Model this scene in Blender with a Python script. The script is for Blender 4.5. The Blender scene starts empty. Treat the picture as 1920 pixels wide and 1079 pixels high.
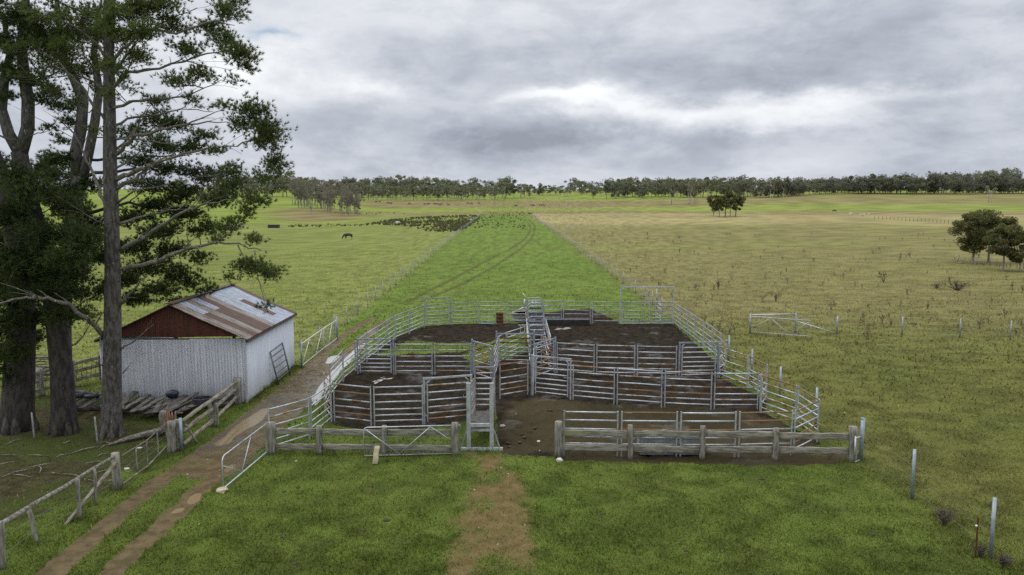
import bpy, bmesh, math, random
import numpy as np
from mathutils import Vector, Matrix
R = math.radians
SC = bpy.context.scene
COL = SC.collection

# ---------------------------------------------------------------- camera
F_PX, CX, CY, HOR, CAM_H = 1480.0, 960.0, 539.5, 366.0, 9.6
PITCH = math.atan((CY - HOR) / F_PX)
cd = bpy.data.cameras.new('camera'); cam = bpy.data.objects.new('camera', cd); COL.objects.link(cam)
cd.sensor_fit = 'HORIZONTAL'; cd.sensor_width = 36.0; cd.lens = 36.0 * F_PX / 1920.0
cd.clip_start = 0.1; cd.clip_end = 20000
cam.location = (0, 0, CAM_H); cam.rotation_euler = (math.pi / 2 - PITCH, 0, 0)
SC.camera = cam
SC.view_settings.view_transform = 'Standard'; SC.view_settings.look = 'None'
SC.view_settings.exposure = 0.0; SC.view_settings.gamma = 1.0
SC.cycles.max_bounces = 6; SC.cycles.transparent_max_bounces = 8
SC.cycles.use_denoising = False
SC.cycles.sample_clamp_indirect = 4.0

# ---------------------------------------------------------------- node maths
class E:
    """A float socket with arithmetic."""
    def __init__(s, nt, sock): s.nt, s.sock = nt, sock
    def _op(s, op, *o, clamp=False):
        n = s.nt.nodes.new('ShaderNodeMath'); n.operation = op; n.use_clamp = clamp
        for i, a in enumerate((s,) + o):
            if isinstance(a, E): s.nt.links.new(a.sock, n.inputs[i])
            else: n.inputs[i].default_value = a
        return E(s.nt, n.outputs[0])
    def __add__(s, o): return s._op('ADD', o)
    def __radd__(s, o): return s._op('ADD', o)
    def __sub__(s, o): return s._op('SUBTRACT', o)
    def __mul__(s, o): return s._op('MULTIPLY', o)
    def __rmul__(s, o): return s._op('MULTIPLY', o)
    def __truediv__(s, o): return s._op('DIVIDE', o)
    def f(s, op, *o): return s._op(op, *o)
    def clamp(s): return s._op('ADD', 0.0, clamp=True)
    def smooth(s, a, b):
        n = s.nt.nodes.new('ShaderNodeMapRange'); n.interpolation_type = 'SMOOTHSTEP'
        s.nt.links.new(s.sock, n.inputs[0]); n.inputs[1].default_value = a; n.inputs[2].default_value = b
        return E(s.nt, n.outputs[0])
def noise(nt, vec, scale, detail=4.0, rough=0.55, dist=0.0, color=False):
    n = nt.nodes.new('ShaderNodeTexNoise'); n.inputs['Scale'].default_value = scale
    n.inputs['Detail'].default_value = detail; n.inputs['Roughness'].default_value = rough; n.inputs['Distortion'].default_value = dist
    if vec is not None: nt.links.new(vec, n.inputs['Vector'])
    return n.outputs['Color'] if color else E(nt, n.outputs['Fac'])
def combine(nt, x, y, z):
    n = nt.nodes.new('ShaderNodeCombineXYZ')
    for i, a in enumerate((x, y, z)):
        if isinstance(a, E): nt.links.new(a.sock, n.inputs[i])
        else: n.inputs[i].default_value = a
    return n.outputs[0]
def mixc(nt, fac, a, b, mode='MIX'):
    n = nt.nodes.new('ShaderNodeMix'); n.data_type = 'RGBA'; n.blend_type = mode
    if isinstance(fac, E): nt.links.new(fac.sock, n.inputs[0])
    else: n.inputs[0].default_value = fac
    for i, c in ((6, a), (7, b)):
        if isinstance(c, (tuple, list)): n.inputs[i].default_value = (*c[:3], 1)
        else: nt.links.new(c, n.inputs[i])
    return n.outputs[2]

# ---------------------------------------------------------------- sky and sun
SUN_EL, SUN_AZ = 57.0, -78.0      # azimuth from the +Y view axis, minus is to the left
W = bpy.data.worlds.new('World'); SC.world = W; W.use_nodes = True
nt = W.node_tree; nt.nodes.clear()
out = nt.nodes.new('ShaderNodeOutputWorld'); bg = nt.nodes.new('ShaderNodeBackground')
nt.links.new(bg.outputs[0], out.inputs[0])
sky = nt.nodes.new('ShaderNodeTexSky'); sky.sky_type = 'NISHITA'; sky.sun_disc = False
sky.sun_elevation = R(SUN_EL); sky.sun_rotation = R(SUN_AZ); sky.air_density = 1.0; sky.dust_density = 0.6
tc = nt.nodes.new('ShaderNodeTexCoord'); sep = nt.nodes.new('ShaderNodeSeparateXYZ')
nt.links.new(tc.outputs['Generated'], sep.inputs[0])
dx, dy, dz = (E(nt, sep.outputs[i]) for i in range(3))
az = dx.f('ARCTAN2', dy); el = dz.f('ARCSINE')
nv = combine(nt, az * 1.0, el * 2.6, 0.37)
w1 = noise(nt, nv, 3.4, 5, 0.55); w2 = noise(nt, combine(nt, az * 1.0 + 7.3, el * 2.6, 1.9), 3.8, 5, 0.55)
fb = noise(nt, nv, 6.0, 7, 0.58, 0.3)
fb2 = noise(nt, combine(nt, az * 1.0 + 3.1, el * 3.4, 4.0), 2.2, 6, 0.5)
w3 = noise(nt, combine(nt, az * 1.0, el * 2.0, 5.5), 16.0, 6, 0.62)
aw = az + (w1 - 0.5) * 0.20 + (w3 - 0.5) * 0.07
ew = el + (w2 - 0.5) * 0.075 + (w3 - 0.5) * 0.035
fb3 = noise(nt, combine(nt, az * 1.0, el * 2.2, 8.0), 13.0, 6, 0.6, 0.5)
fb4 = noise(nt, combine(nt, az * 1.0 + 2.0, el * 1.9, 11.0), 9.0, 8, 0.62, 0.25)
val = 0.645 + (fb.smooth(.36, .62) - 0.5) * 0.12 + (fb4.smooth(.40, .60) - 0.5) * 0.075 + (fb2.smooth(.35, .65) - 0.5) * 0.12 + (fb3 - 0.5) * 0.16
def px_ae(px, py): return math.atan((px - CX) / F_PX), math.atan((HOR - py) / math.hypot(F_PX, px - CX))
CLOUDS = [(1350,150,430,36,-.11),(1800,185,260,34,-.09),(760,225,200,60,-.08),(950,30,400,30,.02),(900,110,300,50,-.08),(720,250,260,60,-.05),
          (560,120,90,55,.14),(480,170,60,50,.22),(715,168,70,24,.24),(1040,192,120,16,.33),(1250,212,260,24,.36),(1480,230,160,18,.25),
          (1640,188,170,14,.20),(1500,205,150,14,.12),(1020,232,75,28,-.15),(890,268,130,30,-.15),(1180,262,200,14,-.10),(1640,218,80,18,-.12),(1800,250,160,40,-.03),
          (1390,322,110,14,.08),(300,80,200,120,.12),(60,260,100,80,-.05)]
for px, py, wx, wy, amp in CLOUDS:
    a0, e0 = px_ae(px, py)
    g = ((aw - a0) / (wx / F_PX)).f('POWER', 2.0) + ((ew - e0) / (wy / F_PX)).f('POWER', 2.0)
    val = val + (g * -1.0).f('EXPONENT') * amp
val = val + el.smooth(0.28, 0.95) * 1.05
val = val.f('MAXIMUM', 0.36).f('MINIMUM', 1.7)
tint = nt.nodes.new('ShaderNodeValToRGB'); tint.color_ramp.elements[0].position = 0.42; tint.color_ramp.elements[0].color = (0.885, 0.965, 1.13, 1)
tint.color_ramp.elements[1].position = 0.9; tint.color_ramp.elements[1].color = (0.975, 1.0, 1.035, 1)
nt.links.new(val.sock, tint.inputs[0])
vv = nt.nodes.new('ShaderNodeVectorMath'); vv.operation = 'SCALE'
nt.links.new(tint.outputs[0], vv.inputs[0]); nt.links.new(val.sock, vv.inputs['Scale'])
sk = nt.nodes.new('ShaderNodeVectorMath'); sk.operation = 'SCALE'; sk.inputs['Scale'].default_value = 0.10
nt.links.new(sky.outputs[0], sk.inputs[0])
a0, e0 = px_ae(512, 72)
gb = ((aw - a0) / 0.035).f('POWER', 2.0) + ((ew - e0) / 0.007).f('POWER', 2.0)
hole = (gb * -1.0).f('EXPONENT') * 0.75 + fb2.smooth(0.70, 0.80) * el.smooth(0.30, 0.5) * 0.5
nt.links.new(mixc(nt, hole.clamp(), vv.outputs[0], sk.outputs[0]), bg.inputs['Color'])
bg.inputs['Strength'].default_value = 1.0
sd = bpy.data.lights.new('sun', 'SUN'); sun = bpy.data.objects.new('sun', sd); COL.objects.link(sun)
sd.energy = 0.85; sd.angle = R(24); sd.color = (1.0, 0.955, 0.88)
sdir = Vector((math.sin(R(SUN_AZ)) * math.cos(R(SUN_EL)), math.cos(R(SUN_AZ)) * math.cos(R(SUN_EL)), math.sin(R(SUN_EL))))
sun.rotation_euler = sdir.to_track_quat('Z', 'Y').to_euler()

# ---------------------------------------------------------------- numeric helpers
rng = np.random.default_rng(7); random.seed(7)
def vnoise(x, y, seed=0):
    ix, iy = np.floor(x), np.floor(y); fx, fy = x - ix, y - iy
    fx = fx * fx * (3 - 2 * fx); fy = fy * fy * (3 - 2 * fy)
    def h(a, b):
        s = np.sin(a * 127.1 + b * 311.7 + seed * 74.7) * 43758.5453
        return s - np.floor(s)
    return (h(ix, iy) * (1 - fx) + h(ix + 1, iy) * fx) * (1 - fy) + (h(ix, iy + 1) * (1 - fx) + h(ix + 1, iy + 1) * fx) * fy
def fbm(x, y, seed=0, o=4):
    t, a, s = 0, 0.5, 0
    for k in range(o): t = t + a * vnoise(x * 2 ** k, y * 2 ** k, seed + k * 13); s += a; a *= 0.55
    return t / s
def sstep(a, b, x):
    t = np.clip((x - a) / (b - a), 0, 1); return t * t * (3 - 2 * t)
def terrain(x, y):
    x = np.asarray(x, float); y = np.asarray(y, float)
    s = x / np.maximum(y, 1.0)
    z = 8.2 * sstep(430, 960, y) + 9.0 * sstep(930, 1350, y)
    r = sstep(0.16, 0.42, s)
    z = z + r * (6.0 * sstep(420, 800, y) - 5.0 * sstep(830, 1150, y))
    l = sstep(-0.16, -0.26, s)
    z = z + l * 2.5 * sstep(300, 480, y)
    g = np.exp(-((s + 0.24) / 0.06) ** 2) * np.exp(-((y - 300) / 45) ** 2)
    z = z - 1.6 * g
    z = z + (fbm(x / 90, y / 90, 3) - 0.5) * 2.2 * sstep(120, 420, y)
    return z
def tz(x, y): return float(terrain(x, y))
def ray(px, py):
    u, v = px - CX, py - CY; c, s = math.cos(PITCH), math.sin(PITCH)
    return Vector((u, F_PX * c - v * s, -F_PX * s - v * c))
def at(px, py):
    """The point of the terrain that is measured at a spot of the photograph."""
    d = ray(px, py); d = d / d.y
    if d.z < 0:
        Y = CAM_H / -d.z
        if Y < 115: return Vector((d.x * Y, Y, 0.0))
    Y = 100.0
    while Y < 3000:
        Yn = Y * 1.006
        if CAM_H + d.z * Yn <= tz(d.x * Yn, Yn): break
        Y = Yn
    else: Y = 900.0
    x = d.x * Y; return Vector((x, Y, tz(x, Y)))
def at_y(px, py, Y):
    d = ray(px, py); t = Y / d.y
    return Vector((d.x * t, Y, CAM_H + d.z * t))
def seg_dist(P, A, B):
    A, B = np.asarray(A, float), np.asarray(B, float); d = B - A
    t = np.clip(((P - A) @ d) / max(d @ d, 1e-9), 0, 1)
    return np.hypot(P[:, 0] - A[0] - t * d[0], P[:, 1] - A[1] - t * d[1])
def line_dist(P, pts):
    return np.min([seg_dist(P, pts[i], pts[i + 1]) for i in range(len(pts) - 1)], axis=0)
def poly_sd(P, poly):
    """Signed distance, positive inside."""
    n = len(poly); inside = np.zeros(len(P), bool)
    for i in range(n):
        (x1, y1), (x2, y2) = poly[i], poly[(i + 1) % n]
        c = ((y1 > P[:, 1]) != (y2 > P[:, 1]))
        xi = (x2 - x1) * (P[:, 1] - y1) / ((y2 - y1) if abs(y2 - y1) > 1e-9 else 1e-9) + x1
        inside ^= c & (P[:, 0] < xi)
    d = np.min([seg_dist(P, poly[i], poly[(i + 1) % n]) for i in range(n)], axis=0)
    return np.where(inside, d, -d)
def xy(pts): return [tuple(at(*p)[:2]) for p in pts]

# ---------------------------------------------------------------- object helpers
ORI = {}      # where each thing's origin stands: its parts are built relative to it
class MB:
    """Collects shapes; build() links them as one mesh object."""
    def __init__(s): s.v, s.f = [], []
    def add(s, vs, fs):
        o = len(s.v); s.v += [tuple(p) for p in vs]; s.f += [tuple(i + o for i in f) for f in fs]
    def tube(s, pts, rad, n=8, oval=None, cap=True, jitter=0.0):
        pts = [Vector(p) for p in pts]; m = len(pts)
        if not hasattr(rad, '__len__'): rad = [rad] * m
        vs = []; ref = None
        for i, p in enumerate(pts):
            t = (pts[min(i + 1, m - 1)] - pts[max(i - 1, 0)]).normalized()
            if ref is None: ref = Vector((0, 0, 1)) if abs(t.z) < 0.9 else Vector((1, 0, 0))
            sd_ = t.cross(ref).normalized(); up = sd_.cross(t).normalized(); ref = up
            for k in range(n):
                a = 2 * math.pi * (k + 0.5) / n
                r = rad[i] * (1 + (random.random() - 0.5) * jitter)
                ru = r if oval is None else r * oval
                vs.append(p + sd_ * (math.cos(a) * r) + up * (math.sin(a) * ru))
        fs = []
        for i in range(m - 1):
            for k in range(n):
                a, b = i * n + k, i * n + (k + 1) % n
                fs.append((a, b, b + n, a + n))
        if cap: fs += [tuple(range(n - 1, -1, -1)), tuple(range((m - 1) * n, m * n))]
        s.add(vs, fs)
    def bar(s, A, B, w, h):
        """A rectangular bar from A to B: w sideways, h upwards."""
        A, B = Vector(A), Vector(B); t = (B - A).normalized()
        ref = Vector((0, 0, 1)) if abs(t.z) < 0.95 else Vector((0, 1, 0))
        sd_ = t.cross(ref).normalized() * (w / 2); up = sd_.cross(t).normalized() * (h / 2)
        vs = [q + a * sd_ + b * up for q in (A, B) for a, b in ((-1, -1), (1, -1), (1, 1), (-1, 1))]
        s.add(vs, [(0, 1, 2, 3), (7, 6, 5, 4), (0, 4, 5, 1), (1, 5, 6, 2), (2, 6, 7, 3), (3, 7, 4, 0)])
    def plank(s, A, B, w, h, seg=6, j=0.01):
        """A weathered bar: rectangular section with uneven edges."""
        A, B = Vector(A), Vector(B); t = (B - A).normalized()
        ref = Vector((0, 0, 1)) if abs(t.z) < 0.95 else Vector((0, 1, 0))
        sd_ = t.cross(ref).normalized(); up = sd_.cross(t).normalized(); vs = []
        prof = ((-1, -.8), (-.8, -1), (.8, -1), (1, -.8), (1, .8), (.8, 1), (-.8, 1), (-1, .8))
        for i in range(seg + 1):
            q = A.lerp(B, i / seg)
            dw, dh = random.uniform(-j, j), random.uniform(-j, j)
            for a, b in prof:
                vs.append(q + sd_ * (a * w / 2 + dw + random.uniform(-j, j) * .5) + up * (b * h / 2 + dh + random.uniform(-j, j) * .5))
        fs = [(i * 8 + k, i * 8 + (k + 1) % 8, i * 8 + 8 + (k + 1) % 8, i * 8 + 8 + k) for i in range(seg) for k in range(8)]
        fs += [tuple(range(7, -1, -1)), tuple(range(seg * 8, seg * 8 + 8))]
        s.add(vs, fs)
    def lathe(s, c, prof, n=24):
        c = Vector(c); m = len(prof)
        vs = [c + Vector((r * math.cos(2 * math.pi * k / n), r * math.sin(2 * math.pi * k / n), z)) for r, z in prof for k in range(n)]
        fs = [(i * n + k, i * n + (k + 1) % n, (i + 1) * n + (k + 1) % n, (i + 1) * n + k) for i in range(m - 1) for k in range(n)]
        if prof[0][0] > 0.001: fs.append(tuple(range(n - 1, -1, -1)))
        if prof[-1][0] > 0.001: fs.append(tuple(range((m - 1) * n, m * n)))
        s.add(vs, fs)
    def build(s, name, m, parent=None, smooth=True, origin=None):
        off = ORI.get(parent.name) if parent is not None else None
        if off is None and origin is not None: off = origin
        vs = s.v if off is None else [(p[0] - off[0], p[1] - off[1], p[2] - off[2]) for p in s.v]
        me = bpy.data.meshes.new(name); me.from_pydata(vs, [], s.f); me.update()
        if m is not None: me.materials.append(m)
        if smooth: me.polygons.foreach_set('use_smooth', [True] * len(me.polygons))
        o = bpy.data.objects.new(name, me); COL.objects.link(o)
        if parent is not None:
            o.parent = parent
            if parent.name in ORI: ORI[o.name] = ORI[parent.name]
        elif origin is not None: o.location = origin
        return o
def npmesh(name, V, Fc, m, parent=None, smooth=False, attrs=None):
    """One mesh object out of numpy arrays (faces all of one size)."""
    me = bpy.data.meshes.new(name); k = Fc.shape[1]
    me.vertices.add(len(V)); me.vertices.foreach_set('co', np.ascontiguousarray(V, dtype=np.float32).ravel())
    me.loops.add(Fc.size); me.loops.foreach_set('vertex_index', np.ascontiguousarray(Fc, dtype=np.int32).ravel())
    me.polygons.add(len(Fc)); me.polygons.foreach_set('loop_start', np.arange(0, Fc.size, k, dtype=np.int32))
    if smooth: me.polygons.foreach_set('use_smooth', np.ones(len(Fc), dtype=bool))
    me.update(calc_edges=True)
    for nm, arr in (attrs or {}).items():
        a = me.attributes.new(nm, 'FLOAT_COLOR', 'POINT')
        c = np.ones((len(V), 4), np.float32); c[:, :arr.shape[1]] = arr
        a.data.foreach_set('color', c.ravel())
    if m is not None: me.materials.append(m)
    o = bpy.data.objects.new(name, me); COL.objects.link(o)
    if parent is not None: o.parent = parent
    return o
def tag(o, label=None, cat=None, group=None, kind=None):
    if label: o['label'] = label
    if cat: o['category'] = cat
    if group: o['group'] = group
    if kind: o['kind'] = kind
    return o
def thing(name, label, cat, loc=(0, 0, 0), group=None, rz=0.0):
    o = bpy.data.objects.new(name, None); COL.objects.link(o); o.empty_display_size = 0.2
    o.location = loc; o.rotation_euler = (0, 0, rz); ORI[o.name] = tuple(float(c) for c in loc)
    return tag(o, label, cat, group)
def copy_thing(root, loc, rz=0.0, sc=(1, 1, 1), label=None, group=None):
    r = root.copy(); COL.objects.link(r); r.location = loc; r.rotation_euler = (0, 0, rz); r.scale = sc
    if label: r['label'] = label
    if group: r['group'] = group
    for ch in list(root.children):
        c = ch.copy(); COL.objects.link(c); c.parent = r
        for g in ch.children:
            d = g.copy(); COL.objects.link(d); d.parent = c
    return r

# ---------------------------------------------------------------- materials
def mat(name, c1, c2=None, scale=8.0, rough=0.7, metal=0.0, bump=0.0, stretch=(1, 1, 1), lo=0.4, hi=0.62, c3=None, s3=2.0, t3=(0.55, 0.7), spec=0.5, rvar=0.0, world=False, bscale=None, detail=5):
    m = bpy.data.materials.new(name); m.use_nodes = True; nt = m.node_tree
    b = nt.nodes['Principled BSDF']; b.inputs['Roughness'].default_value = rough; b.inputs['Metallic'].default_value = metal
    b.inputs['Specular IOR Level'].default_value = spec
    tc = nt.nodes.new('ShaderNodeTexCoord'); oi = nt.nodes.new('ShaderNodeObjectInfo')
    geo = nt.nodes.new('ShaderNodeNewGeometry')
    mp = nt.nodes.new('ShaderNodeMapping'); mp.inputs['Scale'].default_value = stretch
    nt.links.new(geo.outputs['Position'] if world else tc.outputs['Object'], mp.inputs[0])
    if not world:
        rv = E(nt, oi.outputs['Random']) * 37.0
        nt.links.new(combine(nt, rv, rv * 1.7, rv * 0.6), mp.inputs['Location'])
    v = mp.outputs[0]
    f1 = noise(nt, v, scale, detail, 0.6)
    col = mixc(nt, f1.smooth(lo, hi), c1, c2 or c1)
    if c3: col = mixc(nt, noise(nt, v, s3, 4, 0.6).smooth(*t3), col, c3)
    if rvar:
        k = E(nt, oi.outputs['Random']) * (2 * rvar) + (1 - rvar)
        vm = nt.nodes.new('ShaderNodeVectorMath'); vm.operation = 'SCALE'; nt.links.new(col, vm.inputs[0]); nt.links.new(k.sock, vm.inputs['Scale']); col = vm.outputs[0]
    nt.links.new(col, b.inputs['Base Color'])
    if bump:
        bn = nt.nodes.new('ShaderNodeBump'); bn.inputs['Strength'].default_value = bump; bn.inputs['Distance'].default_value = 0.06 if bscale else 0.02
        nt.links.new(noise(nt, v, bscale or scale * 2, 5, 0.65).sock, bn.inputs['Height']); nt.links.new(bn.outputs[0], b.inputs['Normal'])
    return m
M = {}
M['galv'] = mat('galvanised_steel', (.45, .48, .52), (.58, .61, .64), 5, .45, .55, .04, c3=(.30, .31, .33), s3=1.5)
M['galv_dull'] = mat('dull_galvanised_steel', (.27, .295, .33), (.40, .425, .46), 4, .5, .5, .05)
M['post_steel'] = mat('blue_grey_steel', (.25, .30, .36), (.34, .39, .45), 4, .5, .4, .04)
M['rusting'] = mat('rusting_steel', (.48, .50, .52), (.30, .18, .10), 2.2, .6, .35, .08, lo=.45, hi=.58)
M['rust'] = mat('orange_rust', (.26, .15, .075), (.20, .125, .075), 6, .8, .1, .15, c3=(.40, .40, .40), s3=1.8, t3=(.58, .68))
M['dark_rust'] = mat('dark_rust', (.13, .045, .022), (.085, .03, .018), 5, .85, .05, .2)
M['wood_post'] = mat('weathered_post_timber', (.27, .255, .215), (.13, .12, .10), 7, .9, 0, .6, (2, 2, .35), c3=(.33, .32, .25), s3=1.2)
M['wood_rail'] = mat('weathered_rail_timber', (.30, .285, .23), (.14, .125, .10), 6, .9, 0, .6, (.35, 2, 2.4), c3=(.22, .22, .12), s3=1.0)
M['wood_rail_y'] = mat('weathered_split_timber', (.30, .27, .215), (.13, .11, .085), 6, .9, 0, .6, (2, .35, 2), c3=(.22, .20, .13), s3=1.0)
M['wood_red'] = mat('red_brown_heartwood', (.16, .075, .04), (.29, .20, .13), 7, .9, 0, .5, (2, 2, .35))
M['plank_dark'] = mat('dark_wet_planks', (.055, .05, .045), (.13, .12, .105), 5, .75, 0, .4, (1, .4, 1), rvar=.5)
M['plank_pale'] = mat('pale_sawn_plank', (.38, .35, .22), (.27, .25, .17), 5, .85, 0, .3)
M['log'] = mat('bleached_log', (.24, .225, .19), (.10, .088, .07), 6, .9, 0, .6, (.6, 2, 2))
M['bark'] = mat('shaded_pine_bark', (.060, .050, .043), (.022, .018, .016), 5, .95, 0, 1.0, (1.6, 1.6, .5), c3=(.15, .145, .13), s3=5.0, t3=(.66, .76), world=True, bscale=6)  # darkened: the shade on the trunks is put into the bark colour
M['bark_pale'] = mat('lichened_pine_bark', (.112, .103, .093), (.046, .040, .035), 5.5, .95, 0, 1.0, (1.8, 1.8, .6), c3=(.34, .335, .31), s3=9.0, t3=(.62, .70), world=True, bscale=7)
M['limb_pale'] = mat('lichened_limb', (.16, .145, .115), (.07, .06, .048), 7, .95, 0, .6, c3=(.34, .335, .29), s3=7, t3=(.56, .66), world=True)
M['gum_bark'] = mat('pale_gum_bark', (.46, .42, .36), (.24, .21, .18), 1.2, .9, 0, .2, (1, 1, .3))
M['grey_bark'] = mat('grey_gum_bark', (.30, .27, .24), (.15, .13, .115), 1.2, .9, 0, .2, (1, 1, .3))
M['stone'] = mat('pale_stone', (.48, .42, .30), (.33, .28, .20), 6, .9, 0, .4)
M['rock'] = mat('white_rock', (.55, .52, .47), (.36, .34, .31), 1.5, .9, 0, .4)
M['black'] = mat('black_hide', (.012, .011, .011), (.022, .019, .017), 6, .6, 0, .1)
M['white_hide'] = mat('cream_hide', (.62, .56, .47), (.5, .44, .36), 5, .8, 0, .1)
M['rubber'] = mat('black_rubber', (.016, .018, .024), (.035, .038, .048), 6, .55, 0, .2)
M['blue_cloth'] = mat('dark_blue_tarp', (.018, .024, .05), (.03, .04, .075), 5, .5, 0, .5)
M['blue'] = mat('blue_plastic', (.09, .19, .36), (.13, .25, .43), 5, .4, 0, .1)
M['concrete'] = mat('grey_concrete', (.30, .30, .28), (.20, .20, .19), 4, .85, 0, .3)
M['white'] = mat('white_paint', (.72, .72, .70), (.6, .6, .58), 6, .5)
M['yellow'] = mat('worn_yellow_paint', (.52, .33, .05), (.38, .25, .07), 8, .6)
M['dark_slot'] = mat('dark_sheet_steel', (.10, .11, .125), (.17, .185, .20), 5, .5, .6, .05)
M['old_gutter'] = mat('rusty_gutter', (.075, .046, .035), (.12, .075, .055), 4, .8, .1)
M['wire'] = mat('fence_wire', (.26, .27, .28), None, 4, .5, .6)
M['black_trough'] = mat('black_rubber_trough', (.013, .013, .013), (.03, .028, .025), 5, .5)
def water(name, col, rough=0.03):
    m = bpy.data.materials.new(name); m.use_nodes = True; nt = m.node_tree; b = nt.nodes['Principled BSDF']
    b.inputs['Base Color'].default_value = (*col, 1); b.inputs['Roughness'].default_value = rough; b.inputs['IOR'].default_value = 1.33
    tc = nt.nodes.new('ShaderNodeNewGeometry'); bn = nt.nodes.new('ShaderNodeBump'); bn.inputs['Strength'].default_value = .02; bn.inputs['Distance'].default_value = .004
    nt.links.new(noise(nt, tc.outputs['Position'], 5, 1).sock, bn.inputs['Height']); nt.links.new(bn.outputs[0], b.inputs['Normal'])
    return m
M['puddle'] = water('muddy_water', (.22, .168, .098), .012)
M['puddle_wet'] = water('sky_pale_puddle_water', (.36, .355, .34), .02)  # turbid water, its base colour paled to carry the sky reflection
M['tank_blue'] = water('blue_trough_water', (.13, .17, .25)); M['slate_blue'] = mat('slate_blue_rim', (.16, .20, .28), (.20, .24, .32), 4, .5)  # blue-grey tone on the trough's water and rim
M['tank_water'] = water('trough_water', (.05, .075, .10))
def leafy(name, c1, c2, c3=None, trans=0.35, rough=0.55):
    """Foliage: a colour per leaf from the 'shade' attribute."""
    m = bpy.data.materials.new(name); m.use_nodes = True; nt = m.node_tree; b = nt.nodes['Principled BSDF']
    at_ = nt.nodes.new('ShaderNodeAttribute'); at_.attribute_name = 'shade'
    sp = nt.nodes.new('ShaderNodeSeparateColor'); nt.links.new(at_.outputs['Color'], sp.inputs[0])
    col = mixc(nt, E(nt, sp.outputs[0]), c1, c2)
    if c3: col = mixc(nt, E(nt, sp.outputs[1]).smooth(.80, .92), col, c3)
    b.inputs['Roughness'].default_value = rough; b.inputs['Specular IOR Level'].default_value = .3
    nt.links.new(col, b.inputs['Base Color'])
    tr = nt.nodes.new('ShaderNodeBsdfTranslucent'); nt.links.new(col, tr.inputs['Color'])
    mx = nt.nodes.new('ShaderNodeMixShader'); mx.inputs[0].default_value = trans
    nt.links.new(b.outputs[0], mx.inputs[1]); nt.links.new(tr.outputs[0], mx.inputs[2])
    nt.links.new(mx.outputs[0], nt.nodes['Material Output'].inputs[0])
    return m
M['needles'] = leafy('pine_needles', (.052, .084, .022), (.160, .205, .052), (.20, .22, .06), .45)
M['needles_dark'] = leafy('dark_pine_needles', (.026, .048, .014), (.090, .128, .034), (.12, .15, .04), .4)
M['gum_leaf'] = leafy('gum_leaves', (.135, .147, .086), (.235, .248, .145), None, .5)
M['gum_leaf_pale'] = leafy('pale_gum_leaves', (.13, .14, .075), (.225, .23, .125), None, .4)
M['gum_leaf_dark'] = leafy('dark_gum_leaves', (.12, .13, .095), (.205, .216, .148), None, .5)
M['wood_leaf'] = leafy('sparse_brown_grey_leaves', (.15, .142, .105), (.24, .23, .165), None, .4)
M['blackwood'] = leafy('dense_olive_leaves', (.062, .074, .026), (.165, .165, .052), (.21, .19, .07), .4)
M['weed'] = mat('dead_weed_stalk', (.125, .098, .072), (.07, .055, .04), 3, .95)
M['rush'] = leafy('brown_rushes', (.085, .080, .036), (.17, .152, .072), (.10, .13, .045), .2)
# ---------------------------------------------------------------- ground: one sheet, split where the surface changes
RUT_L = xy([(20,1150),(90,1079),(200,985),(295,905),(380,848),(470,780),(545,722),(603,668),(640,632),(672,612),(715,588),(765,566)])
RUT_R = xy([(110,1180),(205,1079),(300,990),(368,925),(440,865),(530,790),(600,727),(640,680),(676,640),(705,612),(745,590),(790,566)])
TRACK_MID = xy([(395,880),(455,825),(520,770),(575,725),(625,672)])
LANE_A = xy([(765,566),(850,523),(905,493),(955,468),(980,452),(991,440),(995,428),(988,415)])
LANE_B = xy([(790,566),(870,532),(930,498),(975,468),(994,450),(1002,436),(1003,424),(992,411)])
YARD = xy([(612,775),(616,742),(655,698),(690,668),(735,634),(797,612),(845,608),(985,606),(1262,606),(1362,697),(1350,708),(1440,752),(1430,772),(1540,830),(1490,858),(1048,856),(944,852),(938,842),(928,760),(876,792),(790,803),(690,806),(622,796)])
FRONT_BARE = xy([(1040,852),(1600,850),(1612,868),(1500,878),(1300,874),(1050,868)])
PATH = xy([(880,852),(940,850),(950,885),(985,905),(992,980),(1000,1090),(845,1090),(852,1010),(872,940),(892,890)])
LITTER = xy([(-120,800),(60,745),(235,745),(330,765),(345,800),(300,850),(215,895),(120,930),(-120,1000)])
GREEN_IN = [xy([(870,655),(985,622),(990,660),(880,690)]), xy([(700,668),(760,640),(880,645),(880,660),(760,664)])]
BACK_MUD = xy([(985,590),(1105,578),(1165,606),(985,606)])
WALLMUD = xy([(463,758),(566,688),(580,692),(480,772)])
STRIP_WET = xy([(585,770),(606,730),(640,690),(690,645),(720,622)])

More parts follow.
